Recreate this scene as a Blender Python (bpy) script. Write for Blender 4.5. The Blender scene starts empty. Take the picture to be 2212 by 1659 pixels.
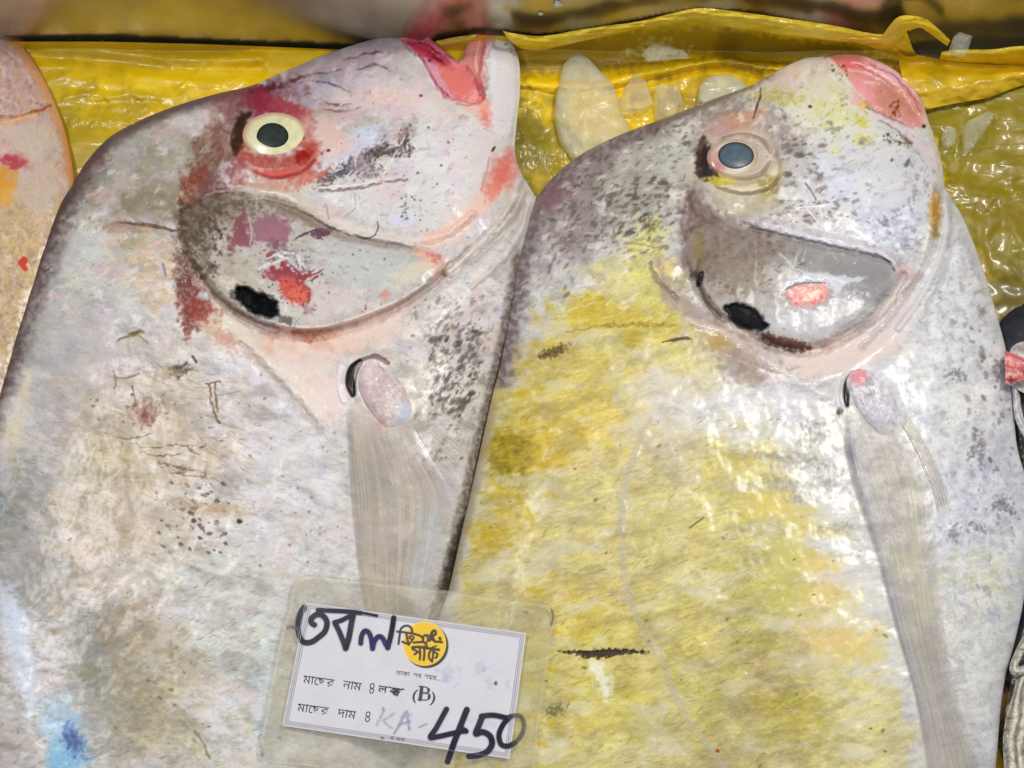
import bpy, bmesh, math, random
import numpy as np
from mathutils import Vector

random.seed(7)
S = bpy.context.scene
COL = S.collection

# ------------------------------------------------------------------ camera
TILT = math.radians(20.0)
DIST = 0.85
FRAME_W = 0.60            # metres of tray across the picture
IMG_W = 2212.0             # positions are image pixel coordinates; the image spans 2212 x 1659 units
K = FRAME_W / DIST / IMG_W
AIM = np.array([0.0, 0.0, 0.02])
CPOS = AIM + DIST * np.array([0.0, -math.sin(TILT), math.cos(TILT)])
cam_d = bpy.data.cameras.new('camera')
cam = bpy.data.objects.new('camera', cam_d)
COL.objects.link(cam)
cam.location = CPOS
cam.rotation_euler = (TILT, 0, 0)
cam_d.sensor_width = 36.0
cam_d.lens = 36.0 * DIST / FRAME_W
cam_d.clip_start = 0.02
cam_d.clip_end = 60
S.camera = cam

# ------------------------------------------------------------------ light
world = bpy.data.worlds.new('World')
S.world = world
world.use_nodes = True
bg = world.node_tree.nodes['Background']
bg.inputs[0].default_value = (0.93, 0.96, 1.0, 1)
bg.inputs[1].default_value = 0.29


def lamp(name, loc, aim, size, size_y, power, col):
    d = bpy.data.lights.new(name, 'AREA')
    d.shape = 'RECTANGLE'
    d.size, d.size_y = size, size_y
    d.energy = power
    d.color = col
    o = bpy.data.objects.new(name, d)
    COL.objects.link(o)
    o.location = loc
    o.rotation_euler = (Vector(aim) - Vector(loc)).to_track_quat('-Z', 'Y').to_euler()
    return o


lamp('market_lamp', (0.50, 0.35, 1.15), (0, 0, 0), 0.30, 0.12, 8.6, (1.0, 0.97, 0.92))
lamp('market_lamp', (-0.62, 0.22, 1.15), (0, 0, 0), 0.45, 0.10, 5.2, (1.0, 0.98, 0.95))
lamp('market_lamp', (0.10, -0.75, 1.30), (0, 0, 0), 0.60, 0.30, 2.2, (0.95, 0.98, 1.0))

S.view_settings.view_transform = 'Standard'
S.view_settings.look = 'None'
S.view_settings.gamma = 1
S.view_settings.exposure = 0.05
S.view_settings.use_curve_mapping = False
S.cycles.max_bounces = 8
S.cycles.transparent_max_bounces = 12
S.cycles.caustics_reflective = False
S.cycles.caustics_refractive = False
S.cycles.sample_clamp_indirect = 3.0


# ------------------------------------------------------------------ image pixels -> world, along camera rays
def _dirs(px, py):
    px = np.asarray(px, float)
    py = np.asarray(py, float)
    dx = (px - IMG_W / 2) * K
    dy = -(py - 829.5) * K
    st, ct = math.sin(TILT), math.cos(TILT)
    return dx, st + dy * ct, -ct + dy * st


def W(px, py, z):
    """image pixel unprojected through the camera to height z (metres)"""
    x, y, zz = _dirs(px, py)
    s = (z - CPOS[2]) / zz
    return np.stack([CPOS[0] + s * x, CPOS[1] + s * y, np.broadcast_to(z, np.shape(s)) + 0 * s], -1)


def WY(px, py, Y):
    """image pixel cast along its camera ray onto the upright plane y = Y"""
    x, y, zz = _dirs(px, py)
    s = (Y - CPOS[1]) / y
    return np.stack([CPOS[0] + s * x, 0 * s + Y, CPOS[2] + s * zz], -1)


YWALL = float(W(1106, 112, 0.0)[1])

# ------------------------------------------------------------------ noise
_rng = np.random.RandomState(11)
_perm = _rng.permutation(4096)
_ang = _rng.rand(4096) * 2 * np.pi
_gx, _gy = np.cos(_ang), np.sin(_ang)


def perlin(x, y, seed=0):
    xi = np.floor(x).astype(int)
    yi = np.floor(y).astype(int)
    fx, fy = x - xi, y - yi
    u = fx * fx * fx * (fx * (fx * 6 - 15) + 10)
    v = fy * fy * fy * (fy * (fy * 6 - 15) + 10)

    def g(ix, iy, dx, dy):
        h = _perm[(_perm[(ix + seed * 131) & 4095] + iy) & 4095]
        return _gx[h] * dx + _gy[h] * dy
    a = g(xi, yi, fx, fy)
    b = g(xi + 1, yi, fx - 1, fy)
    c = g(xi, yi + 1, fx, fy - 1)
    d = g(xi + 1, yi + 1, fx - 1, fy - 1)
    return ((a + u * (b - a)) * (1 - v) + (c + u * (d - c)) * v) * 1.5


def fbm(x, y, octv=4, seed=0, gain=0.55):
    t, a, f = 0, 1.0, 1.0
    for i in range(octv):
        t = t + a * perlin(x * f + 17.3 * i, y * f - 9.1 * i, seed + i)
        a *= gain
        f *= 2.03
    return t


def sst(a, b, x):
    t = np.clip((x - a) / (b - a + 1e-9), 0, 1)
    return t * t * (3 - 2 * t)


def catmull(pts, n=6, closed=False):
    p = np.array(pts, float)
    if len(p) < 3 and not closed:
        t = np.linspace(0, 1, n + 1)[:, None]
        return p[0] * (1 - t) + p[-1] * t
    if closed:
        q = np.vstack([p[-1], p, p[0], p[1]])
        m = len(p)
    else:
        q = np.vstack([2 * p[0] - p[1], p, 2 * p[-1] - p[-2]])
        m = len(p) - 1
    out = []
    for i in range(m):
        a, b, c, d = q[i], q[i + 1], q[i + 2], q[i + 3]
        for t in np.arange(n) / n:
            out.append(0.5 * ((2 * b) + (c - a) * t + (2 * a - 5 * b + 4 * c - d) * t * t + (3 * b - a - 3 * c + d) * t ** 3))
    if not closed:
        out.append(p[-1])
    return np.array(out)


def poly_sdf(X, Y, pts, nearest=False):
    """signed distance, positive inside"""
    p = np.asarray(pts, float)
    d2 = np.full(X.shape, 1e18)
    ins = np.zeros(X.shape, bool)
    if nearest:
        NX = np.zeros(X.shape)
        NY = np.zeros(X.shape)
    n = len(p)
    for i in range(n):
        ax, ay = p[i]
        bx, by = p[(i + 1) % n]
        ex, ey = bx - ax, by - ay
        L = ex * ex + ey * ey
        if L < 1e-9:
            continue
        t = np.clip(((X - ax) * ex + (Y - ay) * ey) / L, 0, 1)
        qx, qy = ax + t * ex, ay + t * ey
        dd = (X - qx) ** 2 + (Y - qy) ** 2
        if nearest:
            m = dd < d2
            NX = np.where(m, qx, NX)
            NY = np.where(m, qy, NY)
        d2 = np.minimum(d2, dd)
        if ay != by:
            ins ^= ((ay > Y) != (by > Y)) & (X < ex * (Y - ay) / (by - ay) + ax)
    d = np.sqrt(d2) * np.where(ins, 1, -1)
    return (d, NX, NY) if nearest else d


def blur(A, r, it=2):
    for _ in range(it):
        for ax in (0, 1):
            P = np.pad(A, [(r + 1, r) if k == ax else (0, 0) for k in (0, 1)], mode='edge')
            c = np.cumsum(P, axis=ax)
            n = A.shape[ax]
            hi = np.take(c, range(2 * r + 1, 2 * r + 1 + n), axis=ax)
            lo = np.take(c, range(0, n), axis=ax)
            A = (hi - lo) / (2 * r + 1)
    return A


def lin(c):
    c = np.clip(np.asarray(c, float) / 255.0, 0, 1)
    return np.where(c <= 0.04045, c / 12.92, ((c + 0.055) / 1.055) ** 2.4)


class Skin:
    """a surface drawn in image coordinates: colour C (0-255), relief H (mm), extra channel A"""
    seed = 100

    def __init__(self, xs, ys, base, a=1.0):
        self.xs, self.ys = np.asarray(xs, float), np.asarray(ys, float)
        self.X, self.Y = np.meshgrid(self.xs, self.ys)
        self.C = np.empty(self.X.shape + (3,))
        self.C[:] = base
        self.H = np.zeros(self.X.shape)
        self.A = np.full(self.X.shape, float(a))

    def win(self, x0, y0, x1, y1):
        i0, i1 = np.searchsorted(self.xs, [x0, x1])
        j0, j1 = np.searchsorted(self.ys, [y0, y1])
        return slice(j0, j1), slice(i0, i1)

    def apply(self, w, m, col, op, h, a):
        if col is not None:
            self.C[w] += (np.asarray(col, float) - self.C[w]) * (m * op)[..., None]
        if h:
            self.H[w] += m * h
        if a is not None:
            self.A[w] += (a - self.A[w]) * m * op

    def _brk(self, X, Y, brk, bs, seed, ang=0.0, st=1.0):
        if brk <= 0:
            return 1.0
        c, s = math.cos(ang), math.sin(ang)
        u, v = (X * c + Y * s) / (bs * st), (-X * s + Y * c) / bs
        n = fbm(u, v, 3, seed, 0.5)
        return 1 - brk + brk * sst(-0.5, 0.6, n) * 1.3

    def blob(self, cx, cy, rx, ry, col=None, op=1.0, ang=0, soft=0.5, warp=0.25, brk=0.0, bs=14, bang=0, bst=1.0, h=0.0, a=None):
        Skin.seed += 1
        sd = Skin.seed
        R = max(rx, ry) * (1.3 + soft + warp)
        w = self.win(cx - R, cy - R, cx + R, cy + R)
        X, Y = self.X[w], self.Y[w]
        if X.size == 0:
            return
        c, s = math.cos(math.radians(ang)), math.sin(math.radians(ang))
        u, v = ((X - cx) * c + (Y - cy) * s) / rx, (-(X - cx) * s + (Y - cy) * c) / ry
        r = np.sqrt(u * u + v * v)
        if warp:
            k = max(9.0, 0.75 * min(rx, ry))
            r = r + warp * 1.5 * fbm(X / k, Y / k, 3 if k > 16 else 2, sd, 0.5)
        m = 1 - sst(1 - soft, 1 + soft, r)
        m = np.clip(m * self._brk(X, Y, brk, bs, sd + 7, math.radians(bang), bst), 0, 1)
        self.apply(w, m, col, op, h, a)

    def poly(self, pts, col=None, op=1.0, soft=6, warp=4, ws=14, brk=0.0, bs=14, h=0.0, a=None, smooth=True, bang=0, bst=1.0):
        Skin.seed += 1
        sd = Skin.seed
        P = catmull(pts, 5, True) if smooth else np.array(pts, float)
        pad = soft + 2 * warp + 4
        w = self.win(P[:, 0].min() - pad, P[:, 1].min() - pad, P[:, 0].max() + pad, P[:, 1].max() + pad)
        X, Y = self.X[w], self.Y[w]
        if X.size == 0:
            return
        d = poly_sdf(X, Y, P)
        if warp:
            d = d + warp * 1.5 * fbm(X / ws, Y / ws, 3 if ws > 12 else 2, sd, 0.45)
        m = sst(-soft, soft, d)
        m = np.clip(m * self._brk(X, Y, brk, bs, sd + 7, math.radians(bang), bst), 0, 1)
        self.apply(w, m, col, op, h, a)

    def line(self, pts, width, col=None, op=1.0, soft=None, warp=0.0, ws=20, taper=0.0, brk=0.0, bs=12, h=0.0, a=None, sub=6):
        Skin.seed += 1
        sd = Skin.seed
        P = catmull(pts, sub)
        soft = soft if soft is not None else max(1.6, width * 0.35)
        pad = width + soft + 2 * warp + 3
        w = self.win(P[:, 0].min() - pad, P[:, 1].min() - pad, P[:, 0].max() + pad, P[:, 1].max() + pad)
        X, Y = self.X[w], self.Y[w]
        if X.size == 0:
            return
        if warp:
            X = X + warp * fbm(X / ws, Y / ws, 2, sd)
            Y = Y + warp * fbm(X / ws + 50, Y / ws, 2, sd + 3)
        D = np.full(X.shape, 1e9)
        n = len(P) - 1
        for i in range(n):
            ax, ay = P[i]
            ex, ey = P[i + 1] - P[i]
            L = ex * ex + ey * ey
            if L < 1e-9:
                continue
            t = np.clip(((X - ax) * ex + (Y - ay) * ey) / L, 0, 1)
            d = np.hypot(X - ax - t * ex, Y - ay - t * ey)
            if taper:
                tt = (i + t) / n
                d = d + width * 0.5 * taper * np.abs(2 * tt - 1) ** 2
            D = np.minimum(D, d)
        m = 1 - sst(width / 2 - soft / 2, width / 2 + soft / 2 + 0.01, D)
        m = np.clip(m * self._brk(self.X[w], self.Y[w], brk, bs, sd + 7), 0, 1)
        self.apply(w, m, col, op, h, a)

    def hairs(self, n, box, angle, length, cols, op=0.5, width=2.2, seed=1, mask=None):
        rs = np.random.RandomState(seed)
        x0, y0, x1, y1 = box
        for k in range(n):
            x, y = x0 + rs.rand() * (x1 - x0), y0 + rs.rand() * (y1 - y0)
            if mask is not None and not mask(x, y):
                continue
            an = math.radians(angle(x, y) + rs.randn() * 16)
            L = length * (0.4 + rs.rand())
            ex, ey = math.cos(an) * L, math.sin(an) * L
            bx = rs.randn() * L * 0.12
            c = cols[rs.randint(len(cols))]
            pad = width + 3
            w = self.win(min(x, x + ex) - pad, min(y, y + ey) - pad, max(x, x + ex) + pad, max(y, y + ey) + pad)
            X, Y = self.X[w], self.Y[w]
            if X.size == 0:
                continue
            t = np.clip(((X - x) * ex + (Y - y) * ey) / (L * L), 0, 1)
            bow = bx * 4 * t * (1 - t)
            d = np.hypot(X - x - t * ex + bow * ey / L, Y - y - t * ey - bow * ex / L)
            m = (1 - sst(0.2 * width, 0.9 * width, d)) * (1 - np.abs(2 * t - 1) ** 3)
            self.apply(w, m, c, op * (0.5 + 0.5 * rs.rand()), 0, None)

    def specks(self, n, box, size, cols, op=0.8, seed=1, angle=0, elong=1.0, mask=None, h=0.0):
        rs = np.random.RandomState(seed)
        x0, y0, x1, y1 = box
        for k in range(n):
            x, y = x0 + rs.rand() * (x1 - x0), y0 + rs.rand() * (y1 - y0)
            if mask is not None and not mask(x, y):
                continue
            r = size * (0.45 + 0.9 * rs.rand() ** 2)
            an = math.radians(angle + rs.randn() * 22)
            c, s = math.cos(an), math.sin(an)
            R = r * elong * 1.8 + 3
            w = self.win(x - R, y - R, x + R, y + R)
            X, Y = self.X[w], self.Y[w]
            if X.size == 0:
                continue
            u, v = ((X - x) * c + (Y - y) * s) / (r * elong), (-(X - x) * s + (Y - y) * c) / r
            m = 1 - sst(0.5, 1.3, np.sqrt(u * u + v * v) + 0.35 * perlin(X / (r * .8) + k, Y / (r * .8), 5))
            self.apply(w, m, cols[rs.randint(len(cols))], op * (0.5 + 0.5 * rs.rand()), h, None)

    def grain(self, amp, size, ang=0, st=1.0, octv=4, seed=1, tint=None, mask=None, power=1.0):
        c, s = math.cos(math.radians(ang)), math.sin(math.radians(ang))
        u, v = (self.X * c + self.Y * s) / (size * st), (-self.X * s + self.Y * c) / size
        n = fbm(u, v, octv, seed, 0.65)
        if mask is not None:
            n = n * mask
        if tint is None:
            self.C += (n * amp)[..., None]
        else:
            self.C += n[..., None] * np.asarray(tint, float) * amp
        return n

    def mottle(self, col, size, ang=0, st=1.5, lo=0.1, hi=0.6, op=0.5, seed=1, octv=4, mask=None, gain=0.55):
        c, s = math.cos(math.radians(ang)), math.sin(math.radians(ang))
        wx = self.X + size * .5 * fbm(self.X / (size * 2), self.Y / (size * 2), 2, seed + 50)
        wy = self.Y + size * .5 * fbm(self.X / (size * 2) + 9, self.Y / (size * 2), 2, seed + 60)
        m = sst(lo, hi, fbm((wx * c + wy * s) / (size * st), (-wx * s + wy * c) / size, octv, seed, gain)) * op
        if mask is not None:
            m = m * mask
        self.C += (np.asarray(col, float) - self.C) * m[..., None]

    def deepen(self, pivot, k, sat, top=236):
        L = self.C @ np.array([.3, .59, .11])
        L2 = np.where(L < pivot, pivot * (np.clip(L, 1, None) / pivot) ** k, pivot + (L - pivot) * k * .9)
        self.C = np.clip(L2[..., None] + (self.C - L[..., None]) * sat, 6, None)
        self.C = np.where(self.C > top - 20, top - 20 + 20 * np.tanh((self.C - top + 20) / 20), self.C)

    def sample_h(self, arr, px, py):
        i = np.clip(np.searchsorted(self.xs, px), 0, len(self.xs) - 1)
        j = np.clip(np.searchsorted(self.ys, py), 0, len(self.ys) - 1)
        return arr[j, i]


# ------------------------------------------------------------------ mesh helpers
def mesh_obj(name, V, F, mat, parent=None, col=None, smooth=True):
    me = bpy.data.meshes.new(name)
    V = np.asarray(V, np.float32)
    F = np.asarray(F, np.int32)
    k = F.shape[1]
    me.vertices.add(len(V))
    me.vertices.foreach_set('co', V.ravel())
    me.loops.add(F.size)
    me.loops.foreach_set('vertex_index', F.ravel())
    me.polygons.add(len(F))
    me.polygons.foreach_set('loop_start', np.arange(0, F.size, k, dtype=np.int32))
    me.polygons.foreach_set('loop_total', np.full(len(F), k, np.int32))
    me.polygons.foreach_set('use_smooth', np.full(len(F), smooth, bool))
    me.update(calc_edges=True)
    me.validate()
    if col is not None:
        at = me.color_attributes.new('Col', 'FLOAT_COLOR', 'POINT')
        at.data.foreach_set('color', np.asarray(col, np.float32).ravel())
    if mat:
        me.materials.append(mat)
    o = bpy.data.objects.new(name, me)
    COL.objects.link(o)
    if parent:
        o.parent = parent
        o.matrix_parent_inverse = parent.matrix_world.inverted()
    return o


def thing(name, label, cat, loc=(0, 0, 0), group=None):
    o = bpy.data.objects.new(name, None)
    COL.objects.link(o)
    o.location = loc
    o.empty_display_size = 0.02
    bpy.context.view_layer.update()
    o['label'] = label
    o['category'] = cat
    if group:
        o['group'] = group
    return o


def tag(o, label, cat, group=None):
    o['label'] = label
    o['category'] = cat
    if group:
        o['group'] = group
    return o


def sheet_mesh(name, sk, z, mat, parent, outline=None, sdn=None, skirt=None, gain=1.0, belly=True):
    """turn a Skin (with heights z in metres) into a mesh cut to its outline; skirt = (z_mid, z_low, inset) closes the side"""
    ny, nx = sk.X.shape
    PX, PY = sk.X.copy(), sk.Y.copy()
    if outline is not None:
        sd, NX, NY = sdn
        keepq = (np.maximum(np.maximum(sd[:-1, :-1], sd[1:, :-1]), np.maximum(sd[:-1, 1:], sd[1:, 1:])) > 0)
        out = sd < 0
        PX = np.where(out, NX, PX)
        PY = np.where(out, NY, PY)
    else:
        keepq = np.ones((ny - 1, nx - 1), bool)
    idx = np.arange(ny * nx).reshape(ny, nx)
    q = np.stack([idx[1:, :-1], idx[1:, 1:], idx[:-1, 1:], idx[:-1, :-1]], -1)[keepq]
    used = np.unique(q)
    remap = np.full(ny * nx, -1)
    remap[used] = np.arange(len(used))
    q = remap[q]
    px, py, zz = PX.ravel()[used], PY.ravel()[used], z.ravel()[used]
    V = W(px, py, zz)
    C = np.concatenate([lin(sk.C.reshape(-1, 3)[used]) * gain, np.clip(sk.A.ravel()[used], 0, 1)[:, None]], 1)
    F = q
    if skirt is not None:
        zm, zl, inset = skirt
        e = np.concatenate([q[:, [0, 1]], q[:, [1, 2]], q[:, [2, 3]], q[:, [3, 0]]])
        es = np.sort(e, 1)
        key = es[:, 0].astype(np.int64) * (len(used) + 1) + es[:, 1]
        u, inv, cnt = np.unique(key, return_inverse=True, return_counts=True)
        be = e[cnt[inv] == 1]
        bv = np.unique(be)
        sd = sdn[0]
        gy, gx = np.gradient(blur(sd, 3, 1))
        g = np.stack([gx.ravel()[used][bv], -gy.ravel()[used][bv]], -1)
        g /= (np.linalg.norm(g, axis=1, keepdims=True) + 1e-9)
        base = V[bv].copy()
        n0 = len(V)
        m1 = np.full(n0, -1)
        m1[bv] = n0 + np.arange(len(bv))
        m2 = np.full(n0, -1)
        m2[bv] = n0 + len(bv) + np.arange(len(bv))
        mid = base.copy()
        mid[:, :2] += g * inset * 0.15
        mid[:, 2] = np.minimum(zm, base[:, 2] - 0.001)
        low = base.copy()
        low[:, :2] += g * inset
        low[:, 2] = zl
        V = np.concatenate([V, mid, low])
        cs = C[bv].copy()
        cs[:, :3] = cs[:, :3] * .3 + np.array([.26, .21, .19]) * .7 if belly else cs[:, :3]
        C = np.concatenate([C, cs, cs])
        a, b = be[:, 0], be[:, 1]
        F = np.concatenate([F, np.stack([b, a, m1[a], m1[b]], -1), np.stack([m1[b], m1[a], m2[a], m2[b]], -1)])
    o = mesh_obj(name, V, F, mat, parent, C)
    return o


def resample(pts, n):
    P = catmull(pts, 10)
    d = np.concatenate([[0], np.cumsum(np.linalg.norm(np.diff(P, axis=0), axis=1))])
    t = np.linspace(0, d[-1], n)
    return np.stack([np.interp(t, d, P[:, k]) for k in range(P.shape[1])], -1)


def strip(name, A, B, nu, nv, posfn, colfn, mat, parent):
    """sheet between image-pixel polylines A and B. posfn(px,py,u,v)->xyz ; colfn->rgba (0-255, alpha 0-1)"""
    a, b = resample(A, nv), resample(B, nv)
    u = np.linspace(0, 1, nu)[None, :]
    v = np.linspace(0, 1, nv)[:, None]
    px = a[:, :1] * (1 - u) + b[:, :1] * u
    py = a[:, 1:2] * (1 - u) + b[:, 1:2] * u
    U, Vv = np.broadcast_to(u, px.shape), np.broadcast_to(v, px.shape)
    P = posfn(px, py, U, Vv)
    c, al = colfn(px, py, U, Vv)
    C = np.concatenate([lin(c), al[..., None]], -1).reshape(-1, 4)
    idx = np.arange(nu * nv).reshape(nv, nu)
    F = np.stack([idx[1:, :-1], idx[1:, 1:], idx[:-1, 1:], idx[:-1, :-1]], -1).reshape(-1, 4)
    return mesh_obj(name, P.reshape(-1, 3), F, mat, parent, C)


def dome(name, cx, cy, rx, ry, ang, zfn, colfn, mat, parent, nr=28, na=72, shape=None):
    r = np.linspace(0.001, 1, nr)[:, None]
    t = np.linspace(0, 2 * np.pi, na, endpoint=False)[None, :]
    k = 1.0 if shape is None else shape(t)
    u, v = r * np.cos(t) * k, r * np.sin(t) * k
    c, s = math.cos(math.radians(ang)), math.sin(math.radians(ang))
    px = cx + u * rx * c - v * ry * s
    py = cy + u * rx * s + v * ry * c
    R = np.broadcast_to(r, px.shape)
    P = W(px, py, zfn(px, py, R))
    cc, al = colfn(px, py, R, np.broadcast_to(t, px.shape))
    C = np.concatenate([lin(cc), np.broadcast_to(al, px.shape)[..., None]], -1).reshape(-1, 4)
    idx = np.arange(nr * na).reshape(nr, na)
    nx = np.roll(idx, -1, 1)
    F = np.stack([idx[1:], idx[:-1], nx[:-1], nx[1:]], -1).reshape(-1, 4)
    return mesh_obj(name, P.reshape(-1, 3), F, mat, parent, C)


# ------------------------------------------------------------------ materials
def new_mat(name):
    m = bpy.data.materials.new(name)
    m.use_nodes = True
    nt = m.node_tree
    return m, nt, nt.nodes['Principled BSDF'], nt.nodes['Material Output']


def nd(nt, typ, **kw):
    n = nt.nodes.new(typ)
    for k, v in kw.items():
        setattr(n, k, v)
    return n


def noise(nt, scale, detail=4, rough=0.6, vec=None):
    n = nd(nt, 'ShaderNodeTexNoise')
    n.inputs['Scale'].default_value = scale
    n.inputs['Detail'].default_value = detail
    n.inputs['Roughness'].default_value = rough
    if vec is not None:
        nt.links.new(vec, n.inputs['Vector'])
    return n


def ramp(nt, src, lo, hi, a=0.0, b=1.0):
    n = nd(nt, 'ShaderNodeMapRange')
    n.inputs[1].default_value = lo
    n.inputs[2].default_value = hi
    n.inputs[3].default_value = a
    n.inputs[4].default_value = b
    nt.links.new(src, n.inputs[0])
    return n.outputs[0]


def skin_material(name, bump=0.35, coat=0.35, spec=0.5, alpha_mode=None, grain=0.16, scale=900, rough=0.42, sss=0.0, coat_rough=0.12, relief=0.0012):
    """colour comes from the drawn surface attribute, fine grain and relief from noise"""
    m, nt, P, out = new_mat(name)
    at = nd(nt, 'ShaderNodeAttribute', attribute_name='Col')
    tc = nd(nt, 'ShaderNodeTexCoord')
    n1 = noise(nt, scale, 4, 0.65, tc.outputs['Object'])
    n2 = noise(nt, scale * 0.22, 5, 0.6, tc.outputs['Object'])
    g = ramp(nt, n1.outputs[0], 0.3, 0.7, 1 - grain, 1 + grain)
    mul = nd(nt, 'ShaderNodeVectorMath', operation='SCALE')
    nt.links.new(at.outputs['Color'], mul.inputs[0])
    nt.links.new(g, mul.inputs['Scale'])
    nt.links.new(mul.outputs[0], P.inputs['Base Color'])
    rg = ramp(nt, n2.outputs[0], 0.3, 0.7, rough - 0.12, rough + 0.14)
    nt.links.new(rg, P.inputs['Roughness'])
    b1 = nd(nt, 'ShaderNodeBump')
    b1.inputs['Strength'].default_value = bump
    b1.inputs['Distance'].default_value = relief
    nt.links.new(n2.outputs[0], b1.inputs['Height'])
    b2 = nd(nt, 'ShaderNodeBump')
    b2.inputs['Strength'].default_value = bump
    b2.inputs['Distance'].default_value = 0.0004
    nt.links.new(n1.outputs[0], b2.inputs['Height'])
    nt.links.new(b1.outputs[0], b2.inputs['Normal'])
    nt.links.new(b2.outputs[0], P.inputs['Normal'])
    if bump > 0.09:
        nt.links.new(b1.outputs[0], P.inputs['Coat Normal'])
    if alpha_mode:
        P.inputs['Specular IOR Level'].default_value = spec
        P.inputs['Coat Weight'].default_value = coat
    else:      # alpha of the drawn surface = how wet and shiny it is
        nt.links.new(ramp(nt, at.outputs['Alpha'], 0, 1, 0.0, spec), P.inputs['Specular IOR Level'])
        nt.links.new(ramp(nt, at.outputs['Alpha'], 0, 1, 0.0, coat), P.inputs['Coat Weight'])
    P.inputs['Coat Roughness'].default_value = coat_rough
    if sss:
        P.inputs['Subsurface Weight'].default_value = sss
        P.inputs['Subsurface Radius'].default_value = (0.004, 0.002, 0.001)
        P.inputs['Subsurface Scale'].default_value = 1.0
    if alpha_mode:
        tr = nd(nt, 'ShaderNodeBsdfTransparent')
        mx = nd(nt, 'ShaderNodeMixShader')
        nt.links.new(at.outputs['Alpha'], mx.inputs[0])
        nt.links.new(tr.outputs[0], mx.inputs[1])
        nt.links.new(P.outputs[0], mx.inputs[2])
        nt.links.new(mx.outputs[0], out.inputs['Surface'])
    return m


M_SKIN = skin_material('wet_fish_skin', bump=0.08, coat=0.28, grain=0.09, scale=900, rough=0.50, coat_rough=0.20, relief=0.0003, spec=0.35)
M_EYE = skin_material('fish_eye', bump=0.05, coat=0.6, grain=0.05, rough=0.3, scale=500)
M_PUPIL = skin_material('fish_pupil', bump=0.03, coat=0.30, grain=0.12, rough=0.35, scale=300, coat_rough=0.2)
M_FIN = skin_material('fin_membrane', bump=0.05, coat=0.12, alpha_mode=True, grain=0.10, scale=700)
M_PLASTIC = skin_material('yellow_plastic_film', bump=0.06, coat=0.35, grain=0.05, rough=0.42, scale=300, coat_rough=0.14)
M_PAPER = skin_material('card_paper', bump=0.03, coat=0.15, grain=0.02, rough=0.5, scale=600)
M_FILM = skin_material('clear_sleeve', bump=0.12, coat=0.22, alpha_mode=True, grain=0.10, rough=0.3, scale=200, coat_rough=0.08)


def plain(name, rgb, rough=0.5, metal=0.0):
    m, nt, P, out = new_mat(name)
    tc = nd(nt, 'ShaderNodeTexCoord')
    n = noise(nt, 600, 3, 0.6, tc.outputs['Object'])
    mx = nd(nt, 'ShaderNodeMix', data_type='RGBA')
    l = lin(rgb)
    mx.inputs['A'].default_value = (*(l * 0.85), 1)
    mx.inputs['B'].default_value = (*np.clip(l * 1.15, 0, 1), 1)
    nt.links.new(n.outputs[0], mx.inputs['Factor'])
    nt.links.new(mx.outputs['Result'], P.inputs['Base Color'])
    P.inputs['Roughness'].default_value = rough
    P.inputs['Metallic'].default_value = metal
    return m


M_PRINT = plain('printed_ink', (48, 44, 52), 0.6)
M_PAPER_WHITE = plain('white_ice', (214, 212, 206), 0.5)


def steel_material():
    m, nt, P, out = new_mat('reflection_tinted_steel')
    tc = nd(nt, 'ShaderNodeTexCoord')
    mp = nd(nt, 'ShaderNodeMapping')
    mp.inputs['Scale'].default_value = (1, 1, 1.6)
    nt.links.new(tc.outputs['Object'], mp.inputs['Vector'])
    n = noise(nt, 16, 6, 0.6, mp.outputs[0])
    n2 = noise(nt, 420, 3, 0.6, tc.outputs['Object'])
    mx = nd(nt, 'ShaderNodeMix', data_type='RGBA')
    mx.inputs['A'].default_value = (0.40, 0.36, 0.24, 1)  # olive tint stands in for the bag's yellow reflection, noise for smudges
    mx.inputs['B'].default_value = (0.58, 0.54, 0.40, 1)
    nt.links.new(ramp(nt, n.outputs[0], 0.3, 0.7), mx.inputs['Factor'])
    nt.links.new(mx.outputs['Result'], P.inputs['Base Color'])
    P.inputs['Metallic'].default_value = 0.95
    nt.links.new(ramp(nt, n.outputs[0], 0.3, 0.7, 0.36, 0.26), P.inputs['Roughness'])
    b = nd(nt, 'ShaderNodeBump')
    b.inputs['Strength'].default_value = 0.15
    b.inputs['Distance'].default_value = 0.0004
    nt.links.new(n2.outputs[0], b.inputs['Height'])
    nt.links.new(b.outputs[0], P.inputs['Normal'])
    return m


M_STEEL = steel_material()


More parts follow.
